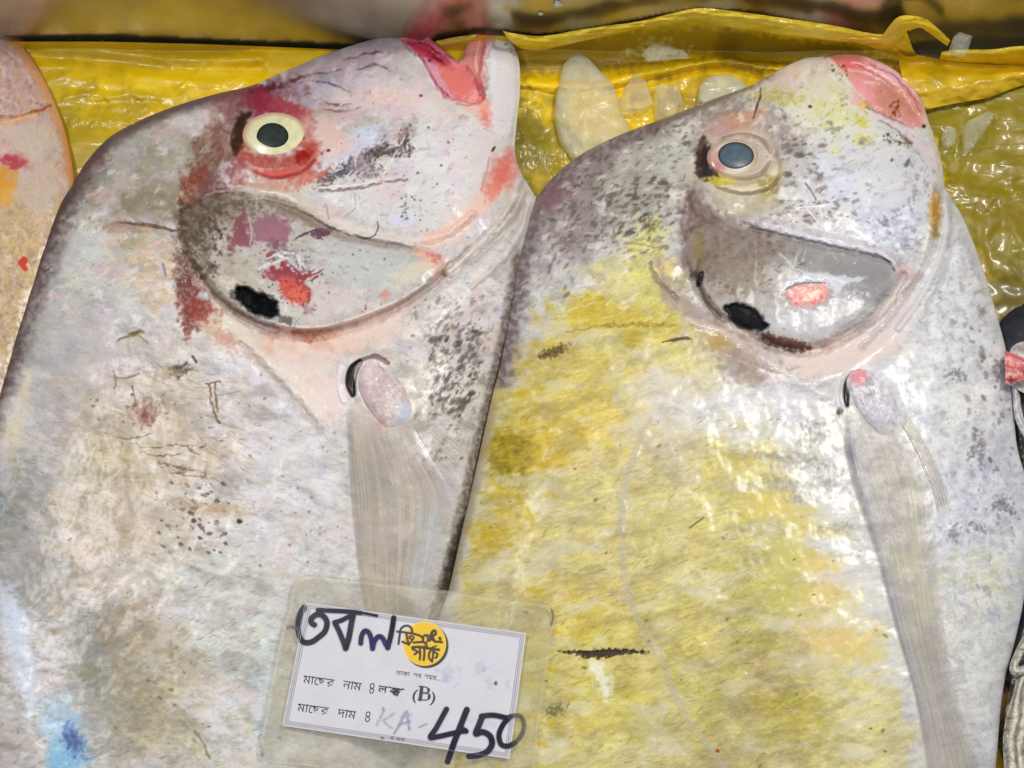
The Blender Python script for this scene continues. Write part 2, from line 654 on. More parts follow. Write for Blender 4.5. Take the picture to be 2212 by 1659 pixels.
def ice_material(name, body, rgb, rough):
    """milky ice: clear where seen square on, whiter at grazing edges and in cloudy veins"""
    m, nt, P, out = new_mat(name)
    tc = nd(nt, 'ShaderNodeTexCoord')
    n = noise(nt, 150, 5, 0.65, tc.outputs['Object'])
    n2 = noise(nt, 900, 3, 0.6, tc.outputs['Object'])
    P.inputs['Base Color'].default_value = (*lin(rgb), 1)
    P.inputs['Roughness'].default_value = rough
    P.inputs['Coat Weight'].default_value = 0.8
    P.inputs['Coat Roughness'].default_value = 0.06
    b = nd(nt, 'ShaderNodeBump')
    b.inputs['Strength'].default_value = 0.4 if body > .3 else 0.12
    b.inputs['Distance'].default_value = 0.0012
    nt.links.new(n.outputs[0], b.inputs['Height'])
    b2 = nd(nt, 'ShaderNodeBump')
    b2.inputs['Strength'].default_value = 0.35
    b2.inputs['Distance'].default_value = 0.0003
    nt.links.new(n2.outputs[0], b2.inputs['Height'])
    nt.links.new(b.outputs[0], b2.inputs['Normal'])
    nt.links.new(b2.outputs[0], P.inputs['Normal'])
    nt.links.new(b2.outputs[0], P.inputs['Coat Normal'])
    lw = nd(nt, 'ShaderNodeLayerWeight')
    lw.inputs['Blend'].default_value = 0.35
    nt.links.new(b.outputs[0], lw.inputs['Normal'])
    ad = nd(nt, 'ShaderNodeMath', operation='ADD', use_clamp=True)
    nt.links.new(ramp(nt, n.outputs[0], 0.35, 0.7, body * 0.75, body * 1.25), ad.inputs[0])
    nt.links.new(ramp(nt, lw.outputs['Facing'], 0.25, 1.0, 0.0, 0.45), ad.inputs[1])
    tr = nd(nt, 'ShaderNodeBsdfTransparent')
    tr.inputs[0].default_value = (0.97, 0.98, 0.97, 1)
    mx = nd(nt, 'ShaderNodeMixShader')
    nt.links.new(ad.outputs[0], mx.inputs[0])
    nt.links.new(tr.outputs[0], mx.inputs[1])
    nt.links.new(P.outputs[0], mx.inputs[2])
    nt.links.new(mx.outputs[0], out.inputs['Surface'])
    return m


M_ICE_FROST = ice_material('frosted_ice', 0.42, (226, 224, 196), 0.45)
M_ICE_CLEAR = ice_material('clear_ice', 0.17, (232, 232, 216), 0.12)

# ================================================================== TRAY (steel)
tray = thing('steel_tray', 'smudged steel tray, yellow reflection of the bag put into its tint, with an upright back wall behind the yellow bag', 'tray', (0, 0, 0))


def box(name, x0, y0, z0, x1, y1, z1, mat, parent, bev=0.0015):
    bm = bmesh.new()
    bmesh.ops.create_cube(bm, size=1)
    for v in bm.verts:
        v.co = Vector(((x0 + x1) / 2 + v.co.x * (x1 - x0), (y0 + y1) / 2 + v.co.y * (y1 - y0), (z0 + z1) / 2 + v.co.z * (z1 - z0)))
    bmesh.ops.bevel(bm, geom=bm.edges[:], offset=bev, segments=2, affect='EDGES')
    me = bpy.data.meshes.new(name)
    bm.to_mesh(me)
    bm.free()
    me.materials.append(mat)
    o = bpy.data.objects.new(name, me)
    COL.objects.link(o)
    o.parent = parent
    return o


box('tray_floor', -0.62, -0.45, -0.006, 0.62, YWALL + 0.01, -0.003, M_STEEL, tray)
# back wall, very slightly wavy sheet steel
_nx, _nz = 160, 24
_xs = np.linspace(-0.62, 0.62, _nx)
_zs = np.linspace(-0.004, 0.12, _nz)
_XX, _ZZ = np.meshgrid(_xs, _zs)
_YY = YWALL + 0.0012 * perlin(_XX * 9, _ZZ * 6, 3) + 0.0 * _XX
_f = np.stack([_XX, _YY, _ZZ], -1).reshape(-1, 3)
_b = _f + np.array([0, 0.003, 0])
_id = np.arange(_nx * _nz).reshape(_nz, _nx)
_q = np.stack([_id[:-1, :-1], _id[:-1, 1:], _id[1:, 1:], _id[1:, :-1]], -1).reshape(-1, 4)
_nb = _nx * _nz
_top = np.stack([_id[-1, :-1], _id[-1, 1:], _id[-1, 1:] + _nb, _id[-1, :-1] + _nb], -1)
mesh_obj('back_wall', np.concatenate([_f, _b]), np.concatenate([_q, _q[:, ::-1] + _nb, _top]), M_STEEL, tray)
box('rolled_rim', -0.62, YWALL - 0.001, 0.1205, 0.62, YWALL + 0.02, 0.124, M_STEEL, tray)

# ================================================================== YELLOW PLASTIC BAG
bag = thing('plastic_bag', 'crumpled wet yellow plastic bag spread under the fish, with a torn handle loop', 'plastic bag', (0, 0, 0))
ys = np.concatenate([np.arange(28, 470, 2.2), np.arange(470, 1000, 6), np.arange(1000, 2000, 24)])
xs = np.concatenate([np.arange(-360, 0, 12), np.arange(0, 2216, 2.4), np.arange(2220, 2560, 12)])
sk = Skin(xs, ys, (230, 192, 8))
X, Y = sk.X, sk.Y
n1 = fbm(X / 150, Y / 42, 5, 31)
n2 = fbm(X / 40, Y / 22, 4, 32)
sk.C += (n1 * 10)[..., None] * np.array([1, 1.0, .2]) + (n2 * 7)[..., None] * np.array([1, 1, .4])
# thinner olive zones of the film, darker amber below the hem
sk.blob(200, 330, 110, 150, (146, 126, 20), 0.44, warp=.5)
sk.blob(130, 300, 60, 160, (138, 118, 22), 0.39, warp=.4)
sk.blob(330, 235, 120, 40, (150, 130, 26), 0.28, warp=.5)
sk.blob(1150, 330, 90, 110, (140, 124, 22), 0.9, warp=.5)
sk.blob(1140, 290, 30, 70, (110, 96, 16), 0.6, warp=.5)
sk.blob(1560, 220, 130, 50, (150, 122, 24), 0.7, warp=.5)
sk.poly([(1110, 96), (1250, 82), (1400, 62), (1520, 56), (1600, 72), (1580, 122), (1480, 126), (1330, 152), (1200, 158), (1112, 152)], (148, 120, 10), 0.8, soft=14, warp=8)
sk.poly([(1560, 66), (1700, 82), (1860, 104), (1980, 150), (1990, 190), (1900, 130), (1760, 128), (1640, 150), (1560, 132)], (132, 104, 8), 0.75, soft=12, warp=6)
sk.poly([(2000, 240), (2110, 214), (2260, 172), (2400, 300), (2400, 1000), (2170, 700), (2120, 560), (2050, 420), (2030, 330)], (134, 118, 8), 0.97, soft=16, warp=10)
sk.blob(2130, 330, 90, 90, (146, 132, 34), 0.6, warp=.6, brk=.6, bs=30)
sk.blob(2090, 280, 40, 60, (150, 134, 30), 0.6, warp=.5, brk=.5)
sk.blob(2160, 520, 80, 160, (128, 110, 8), 0.6, warp=.5, brk=.6, bs=50)
sk.blob(2185, 650, 40, 60, (92, 78, 10), 0.8, warp=.4)
sk.poly([(0, 88), (225, 88), (425, 93), (560, 100), (350, 148), (225, 130), (90, 116), (0, 112)], (196, 166, 34), 0.7, soft=8, warp=4)
sk.blob(1420, 108, 48, 20, (205, 200, 150), 0.7, warp=.6, brk=.7, bs=8)
sk.blob(1205, 150, 22, 10, (210, 200, 120), 0.5, warp=.6, brk=.6, bs=8)
# relief : wrinkles, folds
H = sk.H
H += 1.6 * fbm(X / 200, Y / 70, 3, 41, .4) + 0.3 * fbm(X / 80, Y / 44, 3, 42, .45)
H += 0.35 * (1 - np.abs(fbm(X / 200, Y / 50, 2, 43))) ** 7
rgt = sst(1990, 2060, X) * sst(205, 260, Y)
H += rgt * (2.2 * fbm(X / 90, Y / 90, 3, 44, .4) + 0.2 * fbm(X / 30, Y / 32, 2, 45))
mid = sst(1110, 1140, X) * (1 - sst(1700, 1780, X)) * sst(150, 190, Y)
H += mid * (1.5 * fbm(X / 50, Y / 60, 3, 46, .45))
sk.line([(80, 118), (225, 129), (350, 148), (450, 153), (560, 150)], 26, None, soft=24, h=-2.2)
sk.line([(60, 106), (225, 112), (350, 124), (470, 128), (560, 126)], 24, None, soft=22, h=2.8)
sk.line([(110, 175), (260, 172), (420, 182), (560, 184)], 24, None, soft=22, h=1.3, warp=14, ws=70)
sk.line([(150, 213), (260, 206), (380, 206), (470, 196)], 20, None, soft=18, h=1.2, warp=14, ws=60)
sk.line([(160, 262), (230, 262), (290, 264)], 14, None, soft=13, h=.9, warp=8)
sk.line([(170, 222), (240, 228), (330, 222)], 24, None, soft=22, h=-1.2, warp=10)
sk.line([(1120, 178), (1200, 186), (1300, 182), (1360, 166), (1430, 152), (1500, 138), (1560, 128), (1620, 138), (1690, 150)], 20, None, soft=18, h=5, warp=3)
sk.line([(1300, 198), (1370, 186), (1440, 168), (1500, 152), (1560, 146), (1640, 160)], 12, None, soft=10, h=-3)
sk.line([(1120, 160), (1220, 158), (1340, 140), (1460, 120)], 18, None, soft=16, h=-2)
sk.blob(1420, 106, 60, 26, None, h=4.0, soft=.8)
for a_, b_ in (((300, 108), (430, 190)), ((470, 112), (380, 200)), ((180, 150), (250, 250)), ((560, 118), (500, 176)), ((250, 180), (330, 240))):
    sk.line([a_, ((a_[0] + b_[0]) / 2 + 8, (a_[1] + b_[1]) / 2 - 5), b_], 12, None, soft=11, taper=.8, h=.7, warp=5)
for k, (a, b) in enumerate([((1135, 240), (1180, 385)), ((1150, 250), (1200, 350)), ((1125, 300), (1160, 400))]):
    sk.line([a, ((a[0] + b[0]) / 2 + 6, (a[1] + b[1]) / 2), b], 22, None, soft=20, h=-1.6, warp=5)
for k, (a, b, c) in enumerate([((2040, 300), (2075, 330), (2060, 380)), ((2085, 327), (2120, 285), (2146, 246)), ((2074, 320), (2090, 260), (2130, 240)), ((2060, 400), (2120, 430), (2190, 420)),
                               ((2120, 470), (2150, 560), (2200, 600)), ((2150, 420), (2190, 480), (2215, 560)), ((2130, 500), (2160, 440), (2200, 400))]):
    sk.line([a, b, c], 30, None, soft=28, h=(1.8 if k % 2 else -1.4), warp=8, ws=30)
floor_z = 0.0045 + np.maximum(H, -2.2) * 0.001
zw = WY(X, Y, YWALL - 0.0025)[..., 2] + 0.0004 * perlin(X / 40, Y / 30, 77)
z = np.where(Y < 420, np.maximum(floor_z, zw), floor_z)
# uneven top edge of the film against the wall
EX = [-400, 50, 225, 425, 560, 750, 900, 945, 1028, 1090, 1160, 1250, 1400, 1510, 1620, 1700, 1800, 1900, 1950, 2050, 2260, 2600]
EY = [88, 90, 90, 95, 100, 108, 112, 89, 75, 78, 84, 76, 50, 34, 40, 54, 72, 90, 112, 132, 136, 140]
edge = np.interp(X, EX, EY)
sdn = (Y - edge, X, edge)
sheet_mesh('film_sheet', sk, z, M_PLASTIC, bag, outline=True, sdn=sdn, belly=False)


def ycol(c, amp=10, seed=5, al=1.0):
    def f(px, py, u, v):
        n = fbm(px / 40, py / 16, 4, seed)
        n3 = fbm(px / 90, py / 90, 3, seed + 9)
        return np.array(c, float) + (n * amp + n3 * amp)[..., None] * np.array([1, 1, .5]), np.full(px.shape, al)
    return f


def against_wall(off, amp, seed, ku=2.0):
    def f(px, py, u, v):
        Yp = YWALL - off - amp * (np.sin(np.pi * u) * ku + 1.2 * fbm(px / 70, py / 22 + u * 2, 3, seed))
        return WY(px, py, Yp)
    return f


hemU = [(1085, 66), (1110, 72), (1160, 78), (1200, 74), (1255, 64), (1310, 56), (1380, 46), (1440, 32), (1510, 18), (1600, 26), (1700, 40), (1800, 55), (1866, 69), (1908, 74), (1925, 66), (1945, 60), (1958, 69), (1969, 98), (1980, 120)]
hemL = [(1105, 92), (1130, 106), (1170, 108), (1210, 100), (1260, 88), (1320, 76), (1380, 62), (1440, 54), (1510, 48), (1600, 62), (1700, 76), (1800, 88), (1850, 93), (1885, 103), (1905, 111), (1925, 117), (1945, 122), (1965, 128), (1983, 134)]
strip('hem_band', hemU, hemL, 14, 260, against_wall(0.009, 0.0012, 61), ycol((234, 202, 40), 9, 62), M_PLASTIC, bag)
strip('hem_band', [(940, 89), (985, 80), (1030, 74)], [(962, 106), (990, 99), (1020, 90)], 6, 30, against_wall(0.012, 0.001, 63), ycol((170, 142, 20), 9, 64), M_PLASTIC, bag)
strip('handle_loop', [(1902, 82), (1908, 74), (1942, 36), (1993, 38), (2020, 56), (2053, 87)], [(1940, 118), (1958, 70), (1966, 66), (1987, 60), (2004, 69), (2046, 100)], 10, 90,
      against_wall(0.011, 0.0010, 65), ycol((232, 200, 30), 9, 66), M_PLASTIC, bag)
strip('hem_band', [(2034, 112), (2060, 108), (2091, 107), (2149, 106), (2212, 99), (2420, 92)], [(2030, 128), (2060, 138), (2095, 140), (2145, 142), (2212, 143), (2420, 146)], 10, 90,
      against_wall(0.012, 0.0013, 67), ycol((228, 194, 30), 9, 68), M_PLASTIC, bag)
flU = [(1938, 112), (1960, 122), (1983, 121), (2012, 124), (2050, 133), (2130, 139), (2212, 142), (2420, 146)]
flL = [(1962, 240), (1985, 240), (2003, 236), (2060, 224), (2130, 212), (2160, 202), (2212, 184), (2420, 128)]


def flap_pos(px, py, u, v):
    A = WY(px, py, YWALL - 0.014)
    zz = 0.013 + 0.004 * np.sin(np.pi * u) + 0.0022 * fbm(px / 70, py / 46, 3, 71, .45) - 0.004 * u ** 3
    B = W(px, py, zz)
    t = sst(0.0, 0.35, u)[..., None]
    return A * (1 - t) + B * t


strip('front_flap', flU, flL, 60, 200, flap_pos, ycol((206, 168, 12), 11, 72), M_PLASTIC, bag)

# ================================================================== FISH
G_FISH = 'whole fish laid out on the yellow bag'


def fish_grid(sk, outline, zr, hd, D, blur_r=6):
    sdn = poly_sdf(sk.X, sk.Y, outline, True)
    t = np.clip(sdn[0] / D, 0, 1)
    prof = np.clip(1 - (1 - t) ** 2, 0, 1) ** 0.8
    z0 = blur(prof, blur_r, 2)
    w = sst(0, 26, sdn[0])
    prof = prof * (1 - w) + z0 * w
    sk.prof = prof
    sk.sdn = sdn
    return zr + hd * prof


# ---------------------------------------------------------------- fish with the open mouth
f1 = thing('fish', 'silver grey fish with gaping pink mouth and red-rimmed pale eye, lying under the price card', 'fish', tuple(W(600, 1100, 0.004)), G_FISH)
O1 = [(-120, 1180), (-60, 1000), (-20, 880), (5, 800), (25, 730), (60, 620), (95, 520), (128, 445), (158, 398), (185, 352), (232, 300), (290, 266), (370, 232), (462, 204), (540, 186),
      (590, 165), (640, 144), (700, 119), (760, 98), (815, 82), (850, 77), (872, 76), (892, 70), (912, 66), (924, 74), (940, 92), (962, 110), (980, 126), (990, 133), (996, 130), (1004, 110),
      (1018, 82), (1032, 68), (1046, 65), (1066, 68), (1090, 80), (1108, 98), (1119, 122), (1124, 160), (1123, 205), (1119, 240), (1115, 280), (1112, 320), (1117, 350), (1128, 378),
      (1143, 402), (1157, 430), (1152, 470), (1136, 530), (1118, 600), (1098, 700), (1080, 780), (1058, 870), (1036, 965), (1016, 1060), (996, 1150), (974, 1240), (960, 1320), (934, 1420), (912, 1520),
      (892, 1640), (830, 1780), (700, 1900), (560, 1990), (380, 2010), (160, 1960), (-40, 1800), (-140, 1600), (-150, 1380)]
ol1 = catmull(O1, 5, True)
xs = np.concatenate([np.arange(-160, -8, 8), np.arange(-8, 1172, 1.75)])
ys = np.concatenate([np.arange(56, 1672, 1.75), np.arange(1672, 2030, 10)])
sk = s1 = Skin(xs, ys, (199, 196, 193))
X, Y = sk.X, sk.Y
base1 = fish_grid(sk, ol1, 0.014, 0.023, 215)
sd = sk.sdn[0]
body = sst(700, 860, Y + 0.25 * X - 60)

# broad tints
sk.blob(330, 320, 190, 100, (178, 175, 160), 0.8, ang=-20, warp=.3)
sk.blob(440, 245, 80, 32, (206, 204, 200), 0.8, ang=-14, warp=.3)
sk.blob(320, 400, 110, 60, (160, 152, 134), 0.75, ang=-30, warp=.5, brk=.4, bs=30)
sk.blob(300, 450, 100, 40, (150, 136, 108), 0.6, warp=.5, brk=.5, bs=20)
sk.blob(240, 380, 50, 40, (190, 192, 188), 0.8, warp=.5, brk=.4)
sk.blob(230, 590, 140, 100, (190, 187, 182), 0.7, warp=.4)
sk.blob(300, 540, 70, 40, (196, 180, 146), 0.7, warp=.5)
sk.blob(350, 590, 60, 60, (208, 182, 150), 0.8, warp=.5)
sk.blob(180, 560, 40, 120, (204, 206, 202), 0.7, ang=18, warp=.4)
sk.blob(110, 720, 30, 150, (206, 204, 186), 0.7, ang=22, warp=.4)
sk.blob(150, 800, 130, 150, (186, 182, 184), 0.7, warp=.5, brk=.4, bs=40)
sk.blob(560, 900, 150, 130, (207, 202, 207), 0.85, ang=30, warp=.3)
sk.blob(330, 940, 170, 170, (197, 183, 164), 0.85, warp=.4, brk=.5, bs=45, bang=-15, bst=2)
sk.blob(250, 1000, 70, 100, (184, 172, 132), 0.65, warp=.5, brk=.6, bs=30)
sk.blob(430, 1000, 110, 70, (204, 190, 172), 0.7, warp=.5)
sk.blob(240, 1160, 170, 100, (198, 182, 164), 0.8, warp=.5)
sk.blob(40, 1140, 65, 130, (158, 160, 158), 0.9, warp=.4, brk=.6, bs=18)
sk.blob(80, 1250, 60, 60, (164, 162, 156), 0.8, warp=.5, brk=.6, bs=18)
sk.blob(500, 1130, 90, 120, (208, 203, 202), 0.7, warp=.4)
sk.blob(640, 1080, 100, 150, (208, 206, 208), 0.8, warp=.4)
sk.blob(470, 1380, 160, 160, (199, 201, 193), 0.7, warp=.4)
sk.blob(420, 1260, 160, 90, (200, 200, 192), 0.8, warp=.5)
sk.blob(235, 1490, 90, 150, (160, 160, 152), 0.75, ang=-10, warp=.5, brk=.5, bs=22)
sk.blob(210, 1400, 60, 70, (150, 150, 142), 0.7, warp=.5, brk=.5, bs=18)
sk.blob(330, 1480, 90, 130, (178, 164, 130), 0.75, ang=-12, warp=.5, brk=.5, bs=22)
sk.blob(280, 1340, 60, 70, (186, 160, 132), 0.6, warp=.5, brk=.5, bs=22)
sk.blob(450, 1580, 110, 90, (196, 194, 164), 0.7, warp=.5, brk=.5, bs=26)
sk.blob(480, 1550, 40, 60, (214, 214, 218), 0.7, warp=.5)
sk.blob(60, 1560, 90, 150, (200, 196, 192), 0.8, warp=.4)
sk.blob(30, 1350, 26, 80, (204, 214, 232), 0.9, ang=-14, warp=.4, brk=.4, bs=18)  # pale-blue highlight painted into the skin colour
sk.blob(55, 1460, 22, 90, (204, 214, 232), 0.8, ang=-10, warp=.5, brk=.5, bs=18)  # lower end of the painted highlight
sk.blob(142, 1590, 40, 75, (164, 204, 232), 0.95, ang=-14, warp=.35, brk=.35, bs=14)
sk.blob(140, 1640, 40, 40, (128, 190, 230), 0.9, warp=.4, brk=.3, bs=12)
sk.blob(160, 1605, 17, 28, (72, 98, 160), 0.9, ang=-30, warp=.5, brk=.4, bs=9)
sk.blob(150, 1570, 10, 12, (120, 150, 205), 0.7, warp=.5)
sk.blob(575, 1510, 30, 120, (196, 212, 218), 0.6, warp=.5, brk=.3)
sk.blob(960, 780, 130, 190, (205, 200, 192), 0.8, ang=14, warp=.3)
sk.blob(880, 720, 110, 60, (212, 205, 200), 0.7, warp=.4)
sk.blob(1000, 640, 80, 60, (216, 214, 214), 0.7, warp=.4)

# body texture : fine fibres of the skin
wbody = np.clip(body + 0.25, 0, 1)
sk.grain(8, 11, 18, 3.6, 3, 201, mask=wbody)
sk.grain(7, 9, -22, 3.2, 3, 203, mask=wbody * sst(900, 1200, Y))
sk.grain(5, 5, 12, 1.8, 2, 205)
sk.grain(6, 30, 20, 2.4, 3, 206)
sk.grain(9, 45, 25, 1.6, 4, 207, tint=(1, .95, .85))
sk.grain(8, 30, 0, 1.2, 4, 209, tint=(.6, .2, -.5))


def ang1(x, y):
    return (22 if y < 1000 else 12 if y < 1250 else -18) + (8 if x < 200 else 0)


inside1 = lambda x, y: (x + 0.26 * y < 1320) and (y > 560 + max(0, x - 350) * .55) and sk.sample_h(sd, x, y) > 12
sk.hairs(2600, (0, 560, 960, 1690), ang1, 26, [(226, 224, 222), (150, 142, 134), (222, 216, 206), (164, 150, 136), (232, 232, 234)], 0.24, 2.3, 3, inside1)
sk.hairs(700, (20, 900, 560, 1690), ang1, 16, [(120, 108, 96), (138, 124, 100), (104, 98, 96)], 0.45, 2.2, 4, inside1)
sk.hairs(160, (190, 760, 480, 1080), lambda x, y: 18, 60, [(150, 120, 96), (160, 134, 108)], 0.5, 2.4, 5, inside1)

# dark back rim (dark skin plus painted turning shade), cream scar patch, belly rim
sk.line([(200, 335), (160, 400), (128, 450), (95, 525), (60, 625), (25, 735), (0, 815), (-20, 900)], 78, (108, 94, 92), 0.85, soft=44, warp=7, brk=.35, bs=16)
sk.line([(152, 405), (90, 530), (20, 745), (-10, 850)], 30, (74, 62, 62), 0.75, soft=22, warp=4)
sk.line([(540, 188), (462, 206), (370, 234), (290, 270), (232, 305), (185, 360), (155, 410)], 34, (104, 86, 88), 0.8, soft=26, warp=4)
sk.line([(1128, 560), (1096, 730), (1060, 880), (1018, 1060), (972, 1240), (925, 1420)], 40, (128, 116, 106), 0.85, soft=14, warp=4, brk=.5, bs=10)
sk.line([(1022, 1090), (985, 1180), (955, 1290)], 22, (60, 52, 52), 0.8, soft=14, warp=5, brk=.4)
sk.blob(36, 905, 22, 55, (222, 212, 176), 0.95, ang=22, warp=.45)
sk.blob(50, 850, 8, 40, (224, 214, 178), 0.9, ang=18, warp=.4)
sk.blob(20, 985, 30, 55, (214, 208, 190), 0.9, ang=20, warp=.6, brk=.6, bs=7)
sk.blob(8, 1040, 22, 40, (206, 216, 226), 0.8, warp=.6, brk=.5, bs=8)

flank = wbody * sst(4, 40, sd)
sk.mottle((146, 140, 134), 60, 18, 2.4, .1, .9, .38, 251, 4, flank)
sk.mottle((160, 152, 142), 26, 18, 2.6, .2, .9, .18, 257, 4, flank)
sk.mottle((226, 224, 226), 50, 22, 2.6, .1, .9, .5, 252, 4, flank)
sk.mottle((172, 150, 118), 46, 10, 1.8, .2, .9, .36, 253, 5, flank * sst(750, 900, Y) * (1 - sst(420, 560, X)))
sk.mottle((128, 122, 112), 11, 20, 2.2, .35, 1.0, .16, 254, 3, flank)
sk.mottle((236, 236, 236), 10, 24, 3, .4, 1.0, .2, 255, 3, flank)
sk.mottle((120, 116, 108), 14, -25, 2.0, .3, .9, .3, 256, 3, flank * sst(1280, 1420, Y) * (1 - sst(330, 480, X)))

sk.mottle((212, 202, 214), 90, 30, 1.6, -.1, .6, .26, 245, 3, flank)
sk.mottle((216, 198, 186), 80, 10, 1.6, .0, .7, .25, 246, 3, flank)
for (x, y, rx, ry, c, o) in [(40, 1140, 60, 120, (150, 152, 150), .6), (80, 1240, 60, 60, (156, 154, 148), .55), (235, 1500, 80, 140, (150, 150, 140), .6), (215, 1400, 60, 70, (142, 142, 132), .55), (330, 1490, 80, 120, (172, 156, 118), .5),
                             (245, 1010, 70, 90, (178, 162, 120), .45), (330, 940, 120, 120, (190, 172, 150), .4), (250, 1170, 150, 80, (190, 170, 150), .4), (150, 800, 110, 130, (178, 174, 178), .4), (300, 440, 100, 40, (146, 130, 100), .5), (330, 370, 110, 60, (158, 152, 134), .5)]:
    sk.blob(x, y, rx, ry, c, o * .62, soft=.9, warp=.4, brk=.45, bs=20)
sk.blob(142, 1592, 36, 70, (166, 204, 228), 0.7, ang=-14, warp=.4, brk=.45, bs=12)
sk.blob(140, 1642, 34, 32, (140, 190, 224), 0.65, warp=.4, brk=.25, bs=12)
sk.blob(160, 1605, 18, 29, (80, 104, 160), 0.75, ang=-30, warp=.5, brk=.4, bs=9)
sk.blob(150, 1570, 10, 12, (112, 144, 202), 0.7, warp=.5)
sk.blob(30, 1350, 26, 80, (204, 214, 232), 0.7, ang=-14, warp=.4, brk=.4, bs=18)  # pale-blue highlight painted again over the mottling
sk.blob(55, 1460, 22, 90, (204, 214, 232), 0.6, ang=-10, warp=.5, brk=.5, bs=18)  # painted highlight, lower end

# speckled belly flank
sk.mottle((136, 124, 108), 14, -50, 1.8, .1, .8, .5, 258, 4, np.exp(-(((X - 1000) / 90) ** 2 + ((Y - 800) / 150) ** 2) ** 2))
sk.specks(260, (860, 640, 1110, 1000), 4.0, [(120, 110, 98), (96, 88, 80), (142, 130, 112)], 0.5, 21, -50, 1.9, lambda x, y: sk.sample_h(sd, x, y) > 30 and (x - 940) / 110 + (perlin(np.array([x / 40.]), np.array([y / 40.]), 3)[0]) > -.2)
sk.specks(260, (930, 700, 1080, 900), 4.2, [(84, 80, 74), (110, 104, 92)], 0.7, 22, -50, 2.2, lambda x, y: sk.sample_h(sd, x, y) > 36)
sk.specks(120, (560, 700, 1100, 1290), 3.0, [(120, 100, 90)], 0.5, 23, 0, 1.2, lambda x, y: sk.sample_h(sd, x, y) > 15)

# head tints
sk.blob(700, 170, 130, 60, (172, 156, 166), 0.9, ang=-26, warp=.4)
sk.blob(800, 130, 80, 45, (188, 168, 176), 0.85, ang=-35, warp=.4)
sk.blob(590, 200, 70, 28, (150, 118, 128), 0.8, ang=-16, warp=.5)
sk.blob(700, 190, 30, 24, (186, 186, 200), 0.8, warp=.5, brk=.4)
sk.blob(830, 200, 110, 60, (206, 196, 196), 0.8, ang=-20, warp=.4)
sk.blob(900, 230, 80, 40, (222, 198, 192), 0.8, warp=.4)
sk.blob(800, 215, 60, 20, (228, 196, 180), 0.5, warp=.5, brk=.4)
sk.blob(950, 340, 110, 90, (216, 213, 212), 0.9, warp=.3)
sk.blob(830, 420, 160, 60, (208, 206, 203), 0.9, ang=8, warp=.3)
sk.blob(800, 300, 70, 28, (202, 206, 226), 0.9, ang=-28, warp=.4)
sk.blob(730, 345, 60, 20, (200, 200, 222), 0.8, ang=-30, warp=.5, brk=.3)
sk.blob(720, 262, 40, 40, (210, 180, 172), 0.7, warp=.4)
sk.blob(760, 250, 45, 20, (188, 172, 164), 0.6, warp=.5, brk=.4)
sk.blob(865, 280, 45, 24, (176, 174, 174), 0.7, warp=.5, brk=.5, bs=10)
for i, (x, y, rx, ry, a) in enumerate([(772, 352, 42, 15, -28), (806, 335, 26, 15, -20), (832, 318, 18, 18, -50), (872, 296, 12, 24, 20), (715, 382, 34, 12, -26), (796, 372, 30, 13, -10), (850, 330, 16, 10, 0), (880, 322, 10, 14, 0)]):
    sk.blob(x, y, rx, ry, (96, 84, 80), 0.85, ang=a, warp=.55, brk=.55, bs=7)
sk.blob(748, 370, 22, 9, (112, 112, 136), 0.7, ang=-25, warp=.5, brk=.4, bs=6)
rs = np.random.RandomState(5)
for k in range(46):
    x, y = 700 + rs.rand() * 190, 300 + rs.rand() * 90
    if abs((y - 345) + (x - 790) * .4) > 42:
        continue
    a = rs.choice([-60, -35, 20, 60]) + rs.randn() * 15
    L = 10 + rs.rand() * 18
    sk.line([(x, y), (x + L * .5 * math.cos(math.radians(a)) + rs.randn() * 2, y + L * .5 * math.sin(math.radians(a))), (x + L * math.cos(math.radians(a)), y + L * math.sin(math.radians(a)))], 3.2, (226, 222, 218), 0.8, taper=.6, h=.15)
# upper snout folds
for p in [[(612, 190), (660, 176), (705, 178), (760, 200)], [(640, 165), (700, 158), (740, 148)], [(690, 214), (728, 226), (760, 224)], [(740, 130), (790, 116), (830, 112)], [(700, 236), (740, 240), (780, 232)],
          [(560, 196), (590, 190), (622, 188)], [(655, 205), (675, 200)], [(770, 150), (810, 140), (840, 150)]]:
    sk.line(p, 6, (112, 84, 104), 0.7, soft=4, warp=3, taper=.8, brk=.4, h=-.5)
sk.blob(572, 192, 42, 8, (110, 40, 60), 0.8, ang=-12, warp=.5)
sk.blob(640, 172, 20, 5, (84, 52, 52), 0.6, ang=-16, warp=.5)

hd1 = (1 - sst(620, 760, Y - .1 * X)) * sst(4, 26, sd) * (1 - np.exp(-(((X - 594) / 95) ** 2 + ((Y - 293) / 75) ** 2) ** 2))
hd1 = hd1 * (1 - .8 * sst(860, 900, X) * (1 - sst(230, 260, Y)))
sk.mottle((160, 150, 148), 24, -20, 1.8, .25, .9, .3, 271, 5, hd1)
sk.mottle((226, 222, 220), 20, -20, 2.0, .25, .9, .5, 272, 5, hd1)
sk.mottle((222, 186, 186), 50, -25, 1.6, .05, .7, .38, 274, 4, hd1)
sk.mottle((202, 190, 210), 40, -25, 1.6, .1, .7, .35, 275, 4, hd1)
sk.mottle((124, 108, 106), 8, -20, 1.8, .5, 1.0, .3, 273, 3, hd1)

